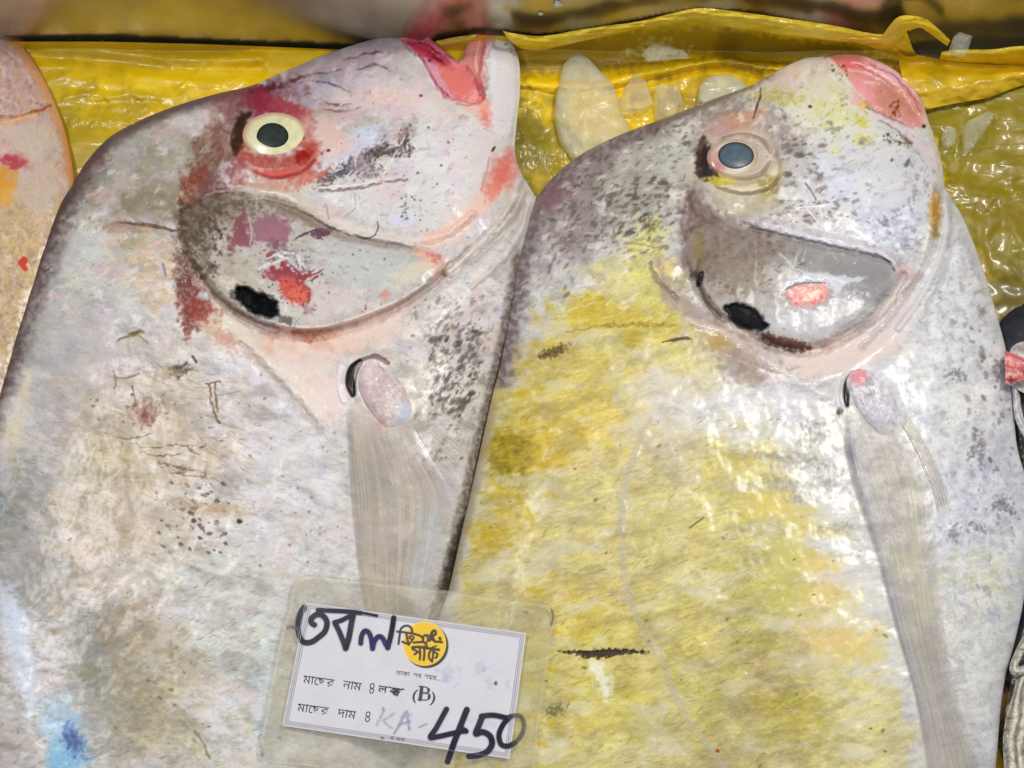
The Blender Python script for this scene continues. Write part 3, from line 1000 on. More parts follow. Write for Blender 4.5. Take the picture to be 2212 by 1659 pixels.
# red, bruised rim around the eye
sk.blob(560, 222, 46, 28, (158, 62, 88), 0.95, ang=18, warp=.35)
sk.blob(625, 236, 50, 16, (176, 84, 92), 0.9, ang=25, warp=.4)
sk.blob(505, 235, 40, 46, (150, 102, 104), 0.8, warp=.5, brk=.3)
sk.blob(660, 300, 22, 60, (196, 120, 112), 0.8, warp=.4)
sk.blob(700, 310, 50, 50, (222, 190, 182), 0.7, warp=.4)
sk.poly([(514, 306), (540, 322), (590, 336), (640, 330), (664, 306), (688, 316), (680, 352), (640, 382), (580, 384), (530, 362), (505, 340)], (188, 70, 58), 0.72, soft=15, warp=8, ws=16, brk=.25, bs=10)
sk.line([(550, 366), (600, 376), (650, 362)], 9, (232, 104, 88), 0.8, soft=7, taper=.6)
sk.line([(530, 360), (590, 384), (650, 372), (680, 346)], 7, (166, 34, 30), 0.8, soft=6)
sk.blob(655, 338, 18, 12, (160, 20, 16), 0.8, ang=-30, warp=.3)
sk.blob(660, 384, 44, 16, (206, 112, 90), 0.8, ang=-20, warp=.5, brk=.3)
sk.blob(580, 402, 60, 14, (206, 150, 128), 0.7, warp=.4)
sk.blob(512, 372, 18, 26, (160, 84, 88), 0.7, warp=.5)
sk.blob(515, 290, 15, 40, (72, 48, 28), 0.97, ang=12, warp=.2)
sk.line([(508, 330), (505, 296), (518, 264), (538, 246)], 12, (58, 30, 30), 0.85, soft=8, warp=2)
sk.blob(470, 300, 30, 50, (168, 128, 116), 0.8, warp=.5, brk=.4)
sk.blob(450, 350, 36, 60, (138, 100, 90), 0.85, ang=20, warp=.5, brk=.4, bs=10)
sk.blob(420, 410, 26, 46, (150, 76, 50), 0.85, ang=10, warp=.5, brk=.5, bs=10)
sk.blob(400, 460, 20, 30, (150, 84, 58), 0.6, warp=.5, brk=.5, bs=10)
sk.blob(460, 410, 30, 40, (128, 88, 92), 0.75, warp=.5, brk=.4, bs=9)
sk.line([(410, 460), (432, 430), (470, 416), (520, 412)], 12, (96, 50, 48), 0.75, soft=8, warp=4, brk=.4)
sk.line([(446, 420), (480, 412), (505, 414)], 5, (228, 214, 212), 0.7, warp=3, brk=.5)

# cheek plate and gill cover
GC = [(392, 505), (396, 455), (440, 425), (520, 415), (600, 425), (680, 462), (745, 500), (830, 512), (900, 530), (940, 552), (955, 580), (920, 620), (860, 655), (790, 685), (720, 708), (660, 714), (600, 706), (550, 690), (500, 664), (460, 630), (430, 585), (405, 545)]
sk.poly(GC, (182, 176, 168), 0.6, soft=24, warp=10, ws=30)
sk.poly(GC, None, 1, soft=9, warp=2, h=2.4)
sk.blob(500, 460, 90, 36, (150, 134, 122), 0.8, ang=5, warp=.4, brk=.5, bs=9)
sk.blob(420, 520, 26, 60, (122, 112, 86), 0.8, ang=-10, warp=.4, brk=.5, bs=7)
sk.blob(400, 560, 18, 34, (112, 92, 86), 0.7, ang=-20, warp=.5, brk=.6, bs=6)
sk.blob(800, 580, 120, 46, (192, 194, 193), 0.9, ang=8, warp=.3)
sk.blob(640, 450, 70, 16, (160, 144, 128), 0.8, ang=25, warp=.4, brk=.3)
sk.blob(500, 600, 60, 50, (188, 178, 162), 0.8, warp=.4)
sk.blob(690, 660, 110, 36, (208, 196, 192), 0.8, ang=-10, warp=.4)
sk.specks(260, (400, 430, 640, 690), 3.2, [(128, 116, 100), (150, 138, 122), (100, 84, 76)], 0.6, 31, 0, 1.3)
sk.specks(150, (388, 430, 480, 600), 4.4, [(66, 54, 46), (84, 70, 60)], 0.75, 32, 60, 1.6)
sk.specks(80, (390, 520, 440, 610), 3.4, [(216, 206, 200)], 0.8, 33, 60, 1.6, h=.15)
sk.specks(50, (640, 480, 940, 700), 2.6, [(96, 90, 92), (120, 108, 108)], 0.8, 34)
sk.blob(690, 580, 230, 120, None, ang=12, soft=.8, warp=0, h=3.0)
sk.mottle((116, 98, 86), 20, 40, 1.6, .1, .8, .55, 295, 4, np.exp(-(((X - 440) / 90) ** 2 + ((Y - 500) / 90) ** 2)))
sk.mottle((214, 210, 208), 18, 10, 2.0, .1, .8, .5, 296, 4, np.exp(-(((X - 720) / 200) ** 2 + ((Y - 590) / 100) ** 2) ** 2))
sk.mottle((140, 134, 132), 12, 10, 2.0, .3, .9, .4, 297, 3, np.exp(-(((X - 720) / 220) ** 2 + ((Y - 570) / 100) ** 2) ** 2))
sk.poly([(388, 470), (412, 436), (470, 424), (540, 426), (520, 452), (470, 470), (450, 520), (440, 580), (415, 590), (394, 540)], (112, 94, 80), .8, soft=18, warp=12, ws=20, brk=.55, bs=12)
sk.blob(640, 462, 80, 14, (150, 132, 116), .6, ang=24, warp=.4)
# purple bruises
sk.poly([(502, 500), (512, 470), (530, 462), (532, 490), (545, 520), (530, 532), (508, 532), (486, 536), (494, 516)], (150, 88, 100), 0.85, soft=7, warp=8, ws=13)
sk.poly([(540, 498), (556, 472), (590, 466), (622, 478), (628, 500), (618, 522), (596, 532), (575, 530), (552, 516)], (162, 118, 132), 0.9, soft=7, warp=8, ws=13)
sk.blob(590, 505, 26, 16, (182, 124, 142), 0.7, warp=.5)
sk.line([(536, 470), (544, 500), (540, 530)], 5, (206, 188, 172), 0.7, warp=3)
sk.blob(586, 552, 12, 9, (150, 96, 98), 0.9, warp=.4)
sk.blob(604, 532, 24, 10, (132, 100, 116), 0.7, ang=25, warp=.5, brk=.4)
sk.poly([(650, 510), (690, 494), (722, 492), (706, 508), (690, 516), (668, 506)], (116, 76, 100), 0.85, soft=3, warp=4, ws=7)
sk.line([(640, 514), (664, 502), (684, 496)], 4, (92, 76, 84), 0.8, warp=2)
sk.line([(720, 494), (740, 502), (756, 508)], 4, (92, 86, 88), 0.7, warp=2)
# raw red patch with torn edge
sk.poly([(572, 590), (588, 580), (604, 576), (612, 566), (624, 574), (640, 588), (660, 590), (676, 586), (664, 602), (648, 606), (664, 618), (672, 640), (660, 656), (636, 654), (614, 640), (602, 616), (588, 606)], (160, 62, 76), 0.88, soft=5, warp=8, ws=11)
sk.poly([(600, 606), (618, 596), (640, 606), (660, 622), (668, 642), (654, 656), (630, 652), (612, 636)], (226, 108, 92), 0.9, soft=7, warp=6, ws=11, brk=.3, bs=6)
sk.blob(646, 636, 18, 14, (240, 140, 104), 0.6, warp=.5, brk=.5, bs=5)
sk.specks(46, (596, 592, 670, 656), 2.6, [(140, 24, 34), (170, 44, 44)], 0.85, 36)
for p in [[(622, 566), (636, 580), (652, 596)], [(660, 600), (680, 592), (700, 582)], [(668, 606), (690, 596)], [(640, 560), (650, 576), (660, 588)]]:
    sk.line(p, 4.5, (150, 74, 96), 0.8, warp=3, taper=.7)
for p in [[(575, 560), (600, 548), (625, 560)], [(612, 545), (640, 552), (650, 580)], [(590, 570), (612, 560)], [(640, 575), (660, 570)], [(560, 580), (585, 572)]]:
    sk.line(p, 5, (216, 214, 220), 0.8, warp=4, taper=.5, h=.2)
sk.specks(40, (630, 540, 680, 580), 2.6, [(120, 104, 136), (200, 200, 216)], 0.7, 37)
sk.blob(640, 690, 32, 15, (190, 192, 182), 0.8, warp=.4, brk=.3)
sk.blob(665, 668, 14, 12, (164, 128, 132), 0.6, warp=.5)
sk.blob(930, 562, 40, 18, (232, 176, 160), 0.85, ang=35, warp=.5, brk=.4)
sk.blob(938, 555, 14, 10, (214, 104, 104), 0.7, ang=30, warp=.6, brk=.5, bs=5)
sk.blob(890, 590, 50, 18, (218, 204, 180), 0.6, ang=-30, warp=.5)
sk.blob(832, 636, 9, 9, (224, 146, 130), 0.7, warp=.5)
# bony ridge above the gill cover, strap of torn skin
sk.line([(500, 404), (600, 416), (650, 438), (700, 468), (752, 490), (820, 506), (900, 518), (970, 502), (1020, 462)], 24, (218, 208, 200), 0.7, soft=18, warp=3, taper=.7, h=2.4)
sk.line([(560, 432), (640, 458), (700, 492), (760, 514), (830, 528), (900, 538)], 14, (150, 136, 126), 0.5, soft=12, warp=3, taper=.6, h=-2.0)  # shadow under the ridge painted in along its groove
sk.line([(560, 412), (610, 420), (650, 440)], 5, (244, 222, 206), 0.7, soft=4, taper=.7, h=.5)  # ridge highlight painted as a thin bright line
sk.line([(690, 412), (760, 408), (830, 394), (880, 386)], 5, (140, 116, 122), 0.75, warp=4, ws=20, brk=.2, h=-.8)
sk.line([(690, 404), (760, 400), (840, 388)], 5, (232, 226, 220), 0.7, warp=4, ws=20, brk=.3, h=.5)
sk.line([(815, 478), (818, 490), (812, 505), (800, 514), (780, 514), (765, 508)], 3.6, (112, 106, 104), 0.75, warp=3)
sk.poly([(838, 470), (870, 458), (896, 460), (900, 480), (880, 492), (846, 490)], (206, 206, 222), 0.85, soft=5, warp=4)
sk.line([(704, 440), (708, 462), (712, 474)], 4, (176, 158, 156), 0.7, warp=2)
sk.line([(740, 470), (765, 450), (768, 420)], 3.5, (168, 166, 164), 0.6, warp=2)
sk.specks(30, (860, 420, 910, 480), 3.2, [(96, 90, 88), (120, 112, 106)], 0.7, 38)
sk.specks(24, (640, 270, 1120, 400), 3.0, [(110, 84, 88), (80, 70, 74)], 0.8, 39)
sk.specks(26, (1040, 90, 1115, 300), 3.0, [(110, 84, 90), (96, 80, 84)], 0.8, 40)
sk.blob(709, 325, 4, 3.4, (90, 60, 74), 0.95, warp=.2)
# jaw, throat
sk.poly([(1020, 300), (1112, 300), (1122, 350), (1130, 420), (1060, 420), (1000, 500), (930, 540), (960, 470), (1010, 390)], (212, 204, 202), 0.7, soft=18, warp=6)
sk.line([(1090, 362), (1066, 402), (1038, 440), (1006, 476), (972, 502), (930, 518)], 34, (234, 190, 172), 0.75, soft=30, warp=6)
sk.blob(1088, 372, 26, 38, (226, 122, 112), 0.85, ang=24, soft=.8, warp=.35)
sk.blob(1066, 410, 16, 24, (228, 138, 118), 0.7, ang=30, warp=.4)
sk.line([(1130, 392), (1112, 440), (1060, 500), (1000, 552), (955, 590)], 11, (160, 144, 134), 0.5, soft=10, warp=4, h=-1.3)
sk.line([(1140, 412), (1122, 460), (1070, 520), (1010, 575), (950, 626), (880, 672)], 12, (176, 164, 154), 0.5, soft=11, warp=4, h=-1.2)
sk.line([(1118, 420), (1080, 478), (1020, 540), (968, 590)], 10, (226, 216, 206), 0.7, soft=8, warp=2, h=1.6)
sk.line([(1146, 440), (1128, 500), (1086, 560), (1020, 620)], 10, (206, 198, 188), 0.7, soft=9, warp=2, h=1.2)
sk.blob(1090, 480, 30, 70, (190, 180, 168), 0.6, ang=30, warp=.3, brk=.4)
sk.line([(1062, 328), (1070, 316)], 6, (96, 64, 70), 0.9, taper=.8)
sk.line([(1058, 340), (1050, 380), (1040, 410)], 4, (196, 160, 160), 0.7, h=-.6)

# gill opening rim and the shoulder below it
sk.line([(440, 600), (470, 642), (510, 676), (560, 702), (620, 722), (680, 724), (740, 710), (820, 684), (900, 640), (960, 594)], 20, (200, 176, 164), 0.6, soft=14, warp=3, taper=.35, h=-4.6)
sk.line([(430, 585), (458, 628), (500, 664), (550, 692), (600, 708)], 9, (118, 94, 86), 0.6, soft=8, warp=3, taper=.6)  # brown edge line, partly shade of the cover painted in
sk.line([(590, 707), (640, 716), (700, 714), (760, 698)], 9, (140, 100, 90), 0.5, soft=8, warp=3, taper=.8)
sk.line([(600, 700), (660, 708), (720, 702), (790, 680), (860, 650), (920, 612)], 7, (232, 224, 216), 0.8, soft=5, taper=.5, h=.9)
sk.blob(660, 745, 120, 30, (222, 176, 154), 0.85, ang=-4, warp=.4, brk=.2)
sk.blob(640, 728, 46, 10, (186, 110, 86), 0.7, ang=4, warp=.5)
sk.blob(790, 720, 90, 34, (226, 202, 190), 0.8, ang=-20, warp=.4)
sk.blob(660, 800, 90, 50, (226, 206, 198), 0.85, ang=30, warp=.4)
sk.blob(700, 860, 50, 40, (232, 206, 200), 0.8, ang=40, warp=.4)
sk.blob(470, 700, 60, 26, (218, 194, 164), 0.8, ang=35, warp=.4, brk=.3)
sk.line([(470, 660), (520, 700), (580, 740), (640, 765)], 16, (224, 204, 188), 0.6, soft=15, warp=4, h=1.0)
sk.line([(480, 690), (540, 740), (600, 800), (650, 850), (700, 905)], 26, (222, 212, 200), 0.7, soft=24, warp=5, h=1.6)
sk.line([(525, 742), (575, 800), (640, 872), (690, 930)], 14, (186, 172, 162), 0.5, soft=13, warp=5, h=-0.9)
sk.blob(410, 640, 24, 56, (128, 66, 60), 0.85, ang=-8, warp=.5, brk=.45, bs=9)
sk.blob(430, 672, 30, 26, (160, 78, 70), 0.8, warp=.5, brk=.4, bs=9)
sk.blob(404, 700, 10, 30, (140, 60, 54), 0.8, warp=.5, brk=.4)
sk.blob(395, 590, 18, 40, (120, 86, 74), 0.7, warp=.5, brk=.5, bs=8)
sk.blob(480, 730, 40, 16, (206, 150, 134), 0.6, ang=30, warp=.5, brk=.4)
sk.line([(352, 590), (345, 560), (342, 545), (352, 540)], 10, (196, 190, 200), 0.8, soft=7, warp=3)
sk.line([(358, 596), (352, 570)], 5, (128, 120, 122), 0.6)
# black gill gap : shallow hollow, its darkness painted in
sk.poly([(512, 622), (530, 622), (556, 632), (588, 646), (600, 668), (590, 684), (560, 682), (530, 664), (514, 644)], (12, 13, 17), 0.98, soft=7, warp=3, h=-4.5, a=0.05)
sk.blob(540, 650, 34, 9, (28, 32, 40), 0.6, ang=32, warp=.4)
sk.blob(508, 640, 14, 8, (66, 50, 50), 0.7, ang=40, warp=.4)
sk.blob(615, 690, 22, 8, (80, 70, 66), 0.6, ang=20, warp=.5)

# mouth
sk.poly([(866, 84), (900, 70), (926, 78), (990, 132), (1000, 118), (1026, 74), (1048, 70), (1044, 120), (1036, 160), (1044, 190), (1046, 214), (1030, 224), (995, 218), (960, 208), (940, 180), (912, 130), (880, 102)], (226, 136, 140), 0.98, soft=4, warp=2, h=-6.5)
sk.poly([(872, 86), (900, 74), (924, 86), (965, 122), (978, 150), (948, 136), (910, 118), (884, 102)], (212, 100, 132), 0.85, soft=7, warp=3)
sk.line([(880, 94), (910, 102), (934, 118), (960, 140)], 8, (168, 36, 72), 0.6, soft=6, warp=4, h=-.5)
sk.line([(888, 90), (916, 94), (950, 118)], 4, (140, 34, 66), 0.7, soft=3, warp=4, h=-.5)
sk.blob(910, 108, 26, 10, (234, 92, 112), 0.8, ang=35, warp=.4)
sk.poly([(950, 138), (990, 150), (1016, 170), (1036, 196), (1026, 216), (990, 210), (962, 200), (956, 170)], (236, 140, 134), 0.9, soft=9, warp=4, h=2.4)
sk.blob(1026, 206, 14, 12, (240, 172, 178), 0.8, warp=.4)
sk.poly([(914, 130), (934, 132), (958, 176), (982, 212), (962, 206), (936, 180)], (222, 168, 186), 0.85, soft=4, warp=3, h=.8)
sk.line([(906, 118), (924, 150), (944, 184), (966, 206)], 5, (168, 92, 118), 0.7, soft=4, warp=2, h=-.8)
sk.line([(866, 88), (894, 112), (916, 140), (932, 172), (950, 200)], 6, (234, 214, 212), 0.7, soft=4, warp=2, h=.8)
sk.poly([(1002, 128), (1020, 86), (1040, 70), (1066, 74), (1058, 110), (1046, 140), (1052, 176), (1044, 190), (1024, 168), (1012, 148)], (232, 160, 154), 0.9, soft=8, warp=3, h=4.0)
sk.line([(1042, 72), (1032, 100), (1026, 134), (1034, 164), (1048, 186)], 6, (240, 190, 180), 0.8, soft=5, h=.8)
sk.line([(1030, 74), (1054, 68), (1080, 76)], 8, (206, 120, 112), 0.6, soft=7, warp=2)
sk.blob(1050, 240, 16, 30, (236, 134, 120), 0.9, ang=-14, warp=.3)
sk.blob(1030, 230, 40, 14, (234, 180, 164), 0.7, warp=.4)
sk.line([(986, 224), (1016, 226), (1036, 218)], 4, (196, 130, 136), 0.6, warp=2)
sk.poly([(1058, 90), (1090, 90), (1112, 130), (1116, 200), (1104, 280), (1080, 300), (1060, 260), (1060, 200), (1054, 140)], (220, 216, 218), 0.85, soft=10, warp=4)
sk.line([(1120, 130), (1122, 200), (1114, 270), (1110, 310)], 6, (232, 232, 204), 0.7, soft=5)
sk.blob(909, 207, 4, 3, (110, 70, 90), .9, warp=.2)
sk.blob(928, 131, 4, 3, (130, 50, 80), .9, warp=.2)

# stains, cuts and scuffs on the flank
sk.line([(250, 480), (300, 484), (345, 492), (385, 500)], 7, (104, 76, 62), 0.85, soft=4, warp=2, taper=.7, h=-.8)
sk.blob(270, 490, 60, 14, (168, 140, 120), 0.6, ang=5, warp=.5, brk=.5)
sk.line([(250, 734), (285, 722), (310, 714)], 7, (126, 98, 62), 0.85, warp=3, taper=.8)
sk.blob(292, 720, 16, 6, (120, 108, 40), 0.7, ang=-18, warp=.5)
sk.line([(300, 724), (320, 742)], 4, (150, 128, 84), 0.6)
sk.blob(388, 800, 20, 13, (88, 72, 58), 0.9, ang=-15, warp=.55, brk=.3, bs=7)
sk.blob(365, 806, 26, 14, (170, 150, 110), 0.6, ang=-10, warp=.5, brk=.4)
sk.line([(416, 770), (424, 782)], 6, (84, 62, 64), 0.85)
sk.line([(452, 832), (456, 864), (464, 894), (474, 914)], 5, (128, 98, 60), 0.85, warp=3, ws=14)
sk.line([(466, 828), (466, 860), (470, 890)], 4.5, (134, 108, 74), 0.8, warp=3, ws=14)
sk.line([(444, 830), (460, 828), (476, 824)], 4.5, (140, 112, 74), 0.8, warp=2)
sk.line([(286, 834), (288, 854), (292, 866)], 4, (118, 96, 80), 0.7, warp=2)
sk.blob(286, 852, 4, 4, (60, 50, 54), 0.9, warp=.3)
sk.blob(316, 884, 34, 20, (150, 104, 76), 0.75, ang=-20, warp=.6, brk=.55, bs=8)
sk.blob(318, 900, 16, 18, (136, 76, 52), 0.7, ang=-30, warp=.6, brk=.45, bs=7)
sk.line([(245, 812), (270, 816), (300, 806)], 5, (150, 124, 84), 0.7, warp=3)
sk.line([(244, 800), (250, 830), (246, 838)], 4, (140, 120, 90), 0.6, warp=2)
for p in [[(280, 955), (330, 968), (380, 960), (430, 980)], [(300, 975), (350, 985), (395, 978)], [(340, 1000), (390, 1010), (440, 1018)], [(360, 1018), (400, 1026), (440, 1030), (440, 1010)], [(240, 940), (290, 948), (340, 934)], [(430, 966), (446, 960)], [(380, 1022), (420, 1016)]]:
    sk.line(p, 4.2, (118, 84, 64), 0.7, warp=5, ws=18, taper=.6, brk=.4, bs=10)
sk.specks(46, (330, 1040, 500, 1200), 3.6, [(84, 66, 52), (110, 88, 62), (64, 52, 44)], 0.85, 51, 30, 1.5)
sk.specks(26, (390, 1060, 470, 1150), 4.0, [(92, 62, 44), (120, 100, 60)], 0.8, 52, 30, 1.7)
sk.blob(418, 1125, 5.5, 4.5, (36, 28, 28), 0.95, warp=.3)
sk.blob(517, 1126, 5.5, 4.5, (46, 34, 26), 0.95, warp=.3)
sk.blob(470, 1100, 60, 14, (200, 168, 130), 0.6, ang=6, warp=.5)
sk.specks(60, (150, 1140, 460, 1660), 3.0, [(130, 96, 66), (150, 120, 80), (112, 100, 90)], 0.6, 53, 20, 1.7)
sk.specks(40, (190, 860, 560, 1000), 2.6, [(110, 84, 70)], 0.6, 54, 20, 1.5)
sk.line([(205, 1310), (215, 1345), (235, 1400), (250, 1440)], 9, (180, 140, 110), 0.5, warp=6, brk=.5)
sk.line([(420, 1578), (440, 1610), (452, 1640)], 5, (130, 122, 108), 0.6, warp=3)
# socket for the fin root
sk.line([(776, 782), (762, 800), (757, 828), (762, 852)], 20, (26, 14, 24), 0.97, soft=7, taper=.5, h=-4.0)
sk.line([(736, 790), (732, 830), (742, 866)], 12, (222, 216, 226), 0.7, soft=9, h=.8)
sk.line([(780, 778), (810, 770), (838, 784)], 8, (128, 92, 98), 0.7, soft=5, warp=2, h=-1)

# relief of the head
sk.blob(598, 298, 100, 78, None, h=3.4, soft=.5, warp=0)
sk.blob(594, 294, 74, 54, None, h=-3.6, soft=.36, warp=0)
sk.blob(880, 380, 150, 80, None, ang=-15, h=3.2, soft=.9, warp=0)
sk.line([(520, 190), (640, 180), (740, 170), (830, 150)], 60, None, soft=58, h=2.0)
sk.line([(500, 395), (620, 405), (720, 460), (830, 512), (940, 520), (1030, 470), (1090, 390)], 64, None, soft=62, taper=.5, h=-2.2)
sk.line([(660, 250), (760, 235), (880, 240), (1000, 260)], 70, None, soft=68, taper=.4, h=-1.6)
sk.line([(420, 610), (480, 675), (580, 730), (690, 742), (800, 712), (900, 660), (980, 600), (1060, 510)], 60, None, soft=58, taper=.3, h=-2.6)
sk.line([(520, 735), (620, 790), (720, 790), (840, 740), (950, 660)], 60, None, soft=58, taper=.6, h=2.2)
sk.line([(840, 720), (790, 800), (800, 900)], 80, None, soft=78, h=1.4)
sk.line([(1110, 430), (1080, 520), (1000, 640), (930, 720)], 60, None, soft=58, h=1.6)
sk.blob(835, 845, 72, 40, None, ang=52, h=1.4, soft=.5, warp=0)
sk.H += 0.45 * fbm(X / 70, Y / 70, 3, 301, .45) + 0.03 * fbm(X / 12, Y / 12, 2, 302)
fringe = sst(2, 22, sd)
sk.deepen(201, 1.48, 1.10)
sk.z = base1 + sk.H * fringe * 0.001
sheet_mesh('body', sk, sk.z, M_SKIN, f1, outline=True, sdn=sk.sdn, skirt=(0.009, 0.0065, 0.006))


def z_on(sk, px, py, off=0.0):
    Z = getattr(sk, 'zs', None)
    if Z is None:
        Z = sk.zs = blur(sk.z, 5, 2)
    return sk.sample_h(Z, px, py) + off


def eye_part(fish, sk, c, r_iris, ang, icol, pc, pr, pcol, hgt, base_off, pshape, rim=(176, 96, 80), tints=None):
    zc = float(sk.sample_h(sk.zs if hasattr(sk, 'zs') else blur(sk.z, 5, 2), c[0], c[1])) + base_off

    def zf(px, py, R):
        return zc + hgt * np.sqrt(np.clip(1 - 0.96 * R * R, 0, 1))

    def cf(px, py, R, T):
        n = fbm(px / 14, py / 14, 4, 88)
        n2 = fbm(np.cos(T) * 3 + 5, np.sin(T) * 3 + R * .7, 3, 89)
        col = np.array(icol, float) + (n * 7 + n2 * 8)[..., None]
        if tints:
            for (a0, wd, cc, oo) in tints:
                dd = np.abs((np.degrees(T) - a0 + 180) % 360 - 180)
                mm = (np.exp(-(dd / wd) ** 2) * oo * sst(.35, .75, R))[..., None]
                col = col * (1 - mm) + np.array(cc, float) * mm
            rg = (np.sin(R * 26 + 2 * n2) * 7 * sst(.55, .8, R))[..., None]
            col = col + rg
        e = sst(.78, 1.0, R)[..., None] * (.55 + .4 * np.clip(np.sin(T), 0, 1))[..., None]
        col = col * (1 - .8 * e) + np.array(rim, float) * .8 * e
        return col, np.ones(px.shape)
    e = dome('eye', c[0], c[1], r_iris[0], r_iris[1], ang, zf, cf, M_EYE, fish, 30, 90)

    def zf2(px, py, R):
        u, v = (px - c[0]) / r_iris[0], (py - c[1]) / r_iris[1]
        rr = np.clip(u * u + v * v, 0, 1)
        return zc + hgt * np.sqrt(1 - 0.96 * rr) + 0.00012 * np.sqrt(np.clip(1 - R * R, 0, 1)) + 0.00004

    def cf2(px, py, R, T):
        n = fbm(px / 20, py / 9, 4, 91)
        col = np.array(pcol, float) + (n * 9)[..., None]
        ed = sst(.8, 1.0, R)[..., None]
        return col * (1 - .45 * ed), np.full(px.shape, .35)
    dome('pupil', pc[0], pc[1], pr[0], pr[1], 0, zf2, cf2, M_PUPIL, e, 14, 60, pshape)


s1.zs = blur(s1.z, 5, 2)
eye_part(f1, s1, (594, 293), (70, 50), 0, (214, 210, 168), (590, 292), (34, 26), (42, 50, 47), 0.0034, 0.0006,
         lambda t: 1 + 0.10 * np.exp(-((t - math.radians(165)) / .45) ** 2) - .04 * np.cos(2 * t + 1))


def fin_root(fish, sk, cx, cy, rx, ry, ang, cols, seed, extra=None, shape=None):
    def zf(px, py, R):
        q = np.sqrt(np.clip(1 - R ** 2.4, 0, 1))
        return z_on(sk, px, py, -0.0022) + 0.0052 * q + 0.0005 * fbm(px / 16, py / 16, 3, seed, .45) * q

    def cf(px, py, R, T):
        n = fbm(px / 10, py / 10, 4, seed + 1)
        n2 = fbm(px / 26, py / 26, 3, seed + 2)
        a = sst(-.4, .4, n2)[..., None]
        ca, sa = math.cos(math.radians(ang)), math.sin(math.radians(ang))
        uu, vv = (px - cx) * ca + (py - cy) * sa, -(px - cx) * sa + (py - cy) * ca
        n3 = fbm(uu / 30, vv / 7, 4, seed + 4)
        n4 = fbm(uu / 9, vv / 9, 3, seed + 5)
        col = np.array(cols[0], float) * (1 - a) + np.array(cols[1], float) * a + (n * 14 + n3 * 18)[..., None]
        fr = (sst(.1, .8, uu / rx) * sst(-.2, .4, n4))[..., None] * .85
        col = col * (1 - fr) + np.array([228, 224, 226.]) * fr
        dk = (sst(.25, .7, n3) * .45)[..., None]
        col = col * (1 - dk) + np.array([138, 120, 124.]) * dk
        for (x, y, r, c, o) in (extra or []):
            m = (1 - sst(.4, 1.2, np.hypot(px - x, py - y) / r + .25 * n))[..., None] * o
            col = col * (1 - m) + np.array(c, float) * m
        return col, np.ones(px.shape)
    return dome('fin_root', cx, cy, rx, ry, ang, zf, cf, M_SKIN, fish, 40, 140, shape)


def fin(name, fish, sk, A, B, nu, nv, rays, colf, off=0.0022, ripple=0.00008, lift=0.0):
    def pos(px, py, u, v):
        z = z_on(sk, px, py, off) + ripple * np.sin(u * rays * 2 * np.pi) * .5 + ripple * 1.5 * fbm(px / 60, py / 90, 3, 7)
        z = z + lift * np.sin(np.pi * u) - 0.0014 * (sst(.9, 1, u) + 1 - sst(0, .1, u))
        return W(px, py, z)
    return strip(name, A, B, nu, nv, pos, colf, M_FIN, fish)


fin_root(f1, s1, 828, 848, 84, 47, 50, [(214, 200, 198), (200, 176, 174)], 411, shape=lambda t: 1 + .26 * np.exp(-((t - .95) / .55) ** 2) + .035 * np.sin(9 * t) * np.exp(-((t - .5) / .9) ** 2), extra=
         [(876, 892, 30, (196, 204, 222), .9), (850, 880, 20, (222, 208, 204), .7), (800, 800, 24, (222, 190, 194), .7), (790, 850, 22, (214, 188, 190), .6)])


def finc1(px, py, u, v):
    ray = np.sin((u * 46 + .8 * fbm(u * 6, v * 1.5, 2, 433)) * 2 * np.pi) * .5 + .5
    n = .6 * fbm(u * 13, v * 1.3, 3, 431) + .4 * fbm(u * 60, v * 2, 2, 434)
    big = fbm(px / 60, py / 120, 3, 432)
    col = np.array([184, 172, 158.]) + np.zeros(px.shape + (3,))
    pal = sst(.56, .86, u + .10 * big)[..., None] * sst(.30, .6, v)[..., None]
    col = col * (1 - pal) + np.array([212, 218, 224.]) * pal
    tn = (sst(-.2, .5, big) * (1 - sst(.5, .7, u)))[..., None] * .6
    col = col * (1 - tn) + np.array([190, 171, 143.]) * tn
    ed = (1 - sst(.0, .06, u))[..., None] * .6
    col = col * (1 - ed) + np.array([112, 104, 102.]) * ed
    red = np.exp(-(((px - 818) / 12) ** 2 + ((py - 912) / 14) ** 2))[..., None] * .9 + np.exp(-(((px - 882) / 14) ** 2 + ((py - 928) / 10) ** 2))[..., None] * .6
    red = np.clip(red, 0, 1)
    col = col * (1 - red) + np.array([196, 62, 54.]) * red
    col = col + ((ray - .5) * 4 * (1 + 1.5 * big) + n * 22)[..., None]
    al = (0.54 + .04 * ray + .14 * n - .30 * pal[..., 0] * (1 - ray * .5)) * (.45 + .55 * sst(0, .07, u)) * (.30 + .70 * (1 - sst(.86, 1.0, u))) * (1 - sst(.90, 1.0, v)) * (.25 + .75 * sst(0, .16, v))
    return col, np.clip(al, 0, 1)


fin('pectoral_fin', f1, s1, [(757, 866), (748, 905), (752, 970), (757, 1060), (765, 1150), (776, 1250), (784, 1300), (792, 1345)],
    [(892, 908), (905, 955), (930, 1000), (962, 1050), (974, 1100), (960, 1190), (942, 1260), (932, 1300), (922, 1345)], 190, 150, 46, finc1)


def finc1b(px, py, u, v):
    ray = np.clip(np.sin((u + .02 * np.sin(v * 3)) * 9 * 2 * np.pi), 0, 1) ** 2
    n = fbm(px / 12, py / 12, 4, 441)
    col = np.array([214, 204, 190.]) + (n * 14)[..., None]
    al = np.clip(.10 + .62 * ray + .1 * n, 0, 1) * (1 - sst(.86, 1.0, v)) * sst(0, .05, v)
    e = np.exp(-((u - .02) / .03) ** 2)
    al = np.maximum(al, .85 * e)
    return col, al


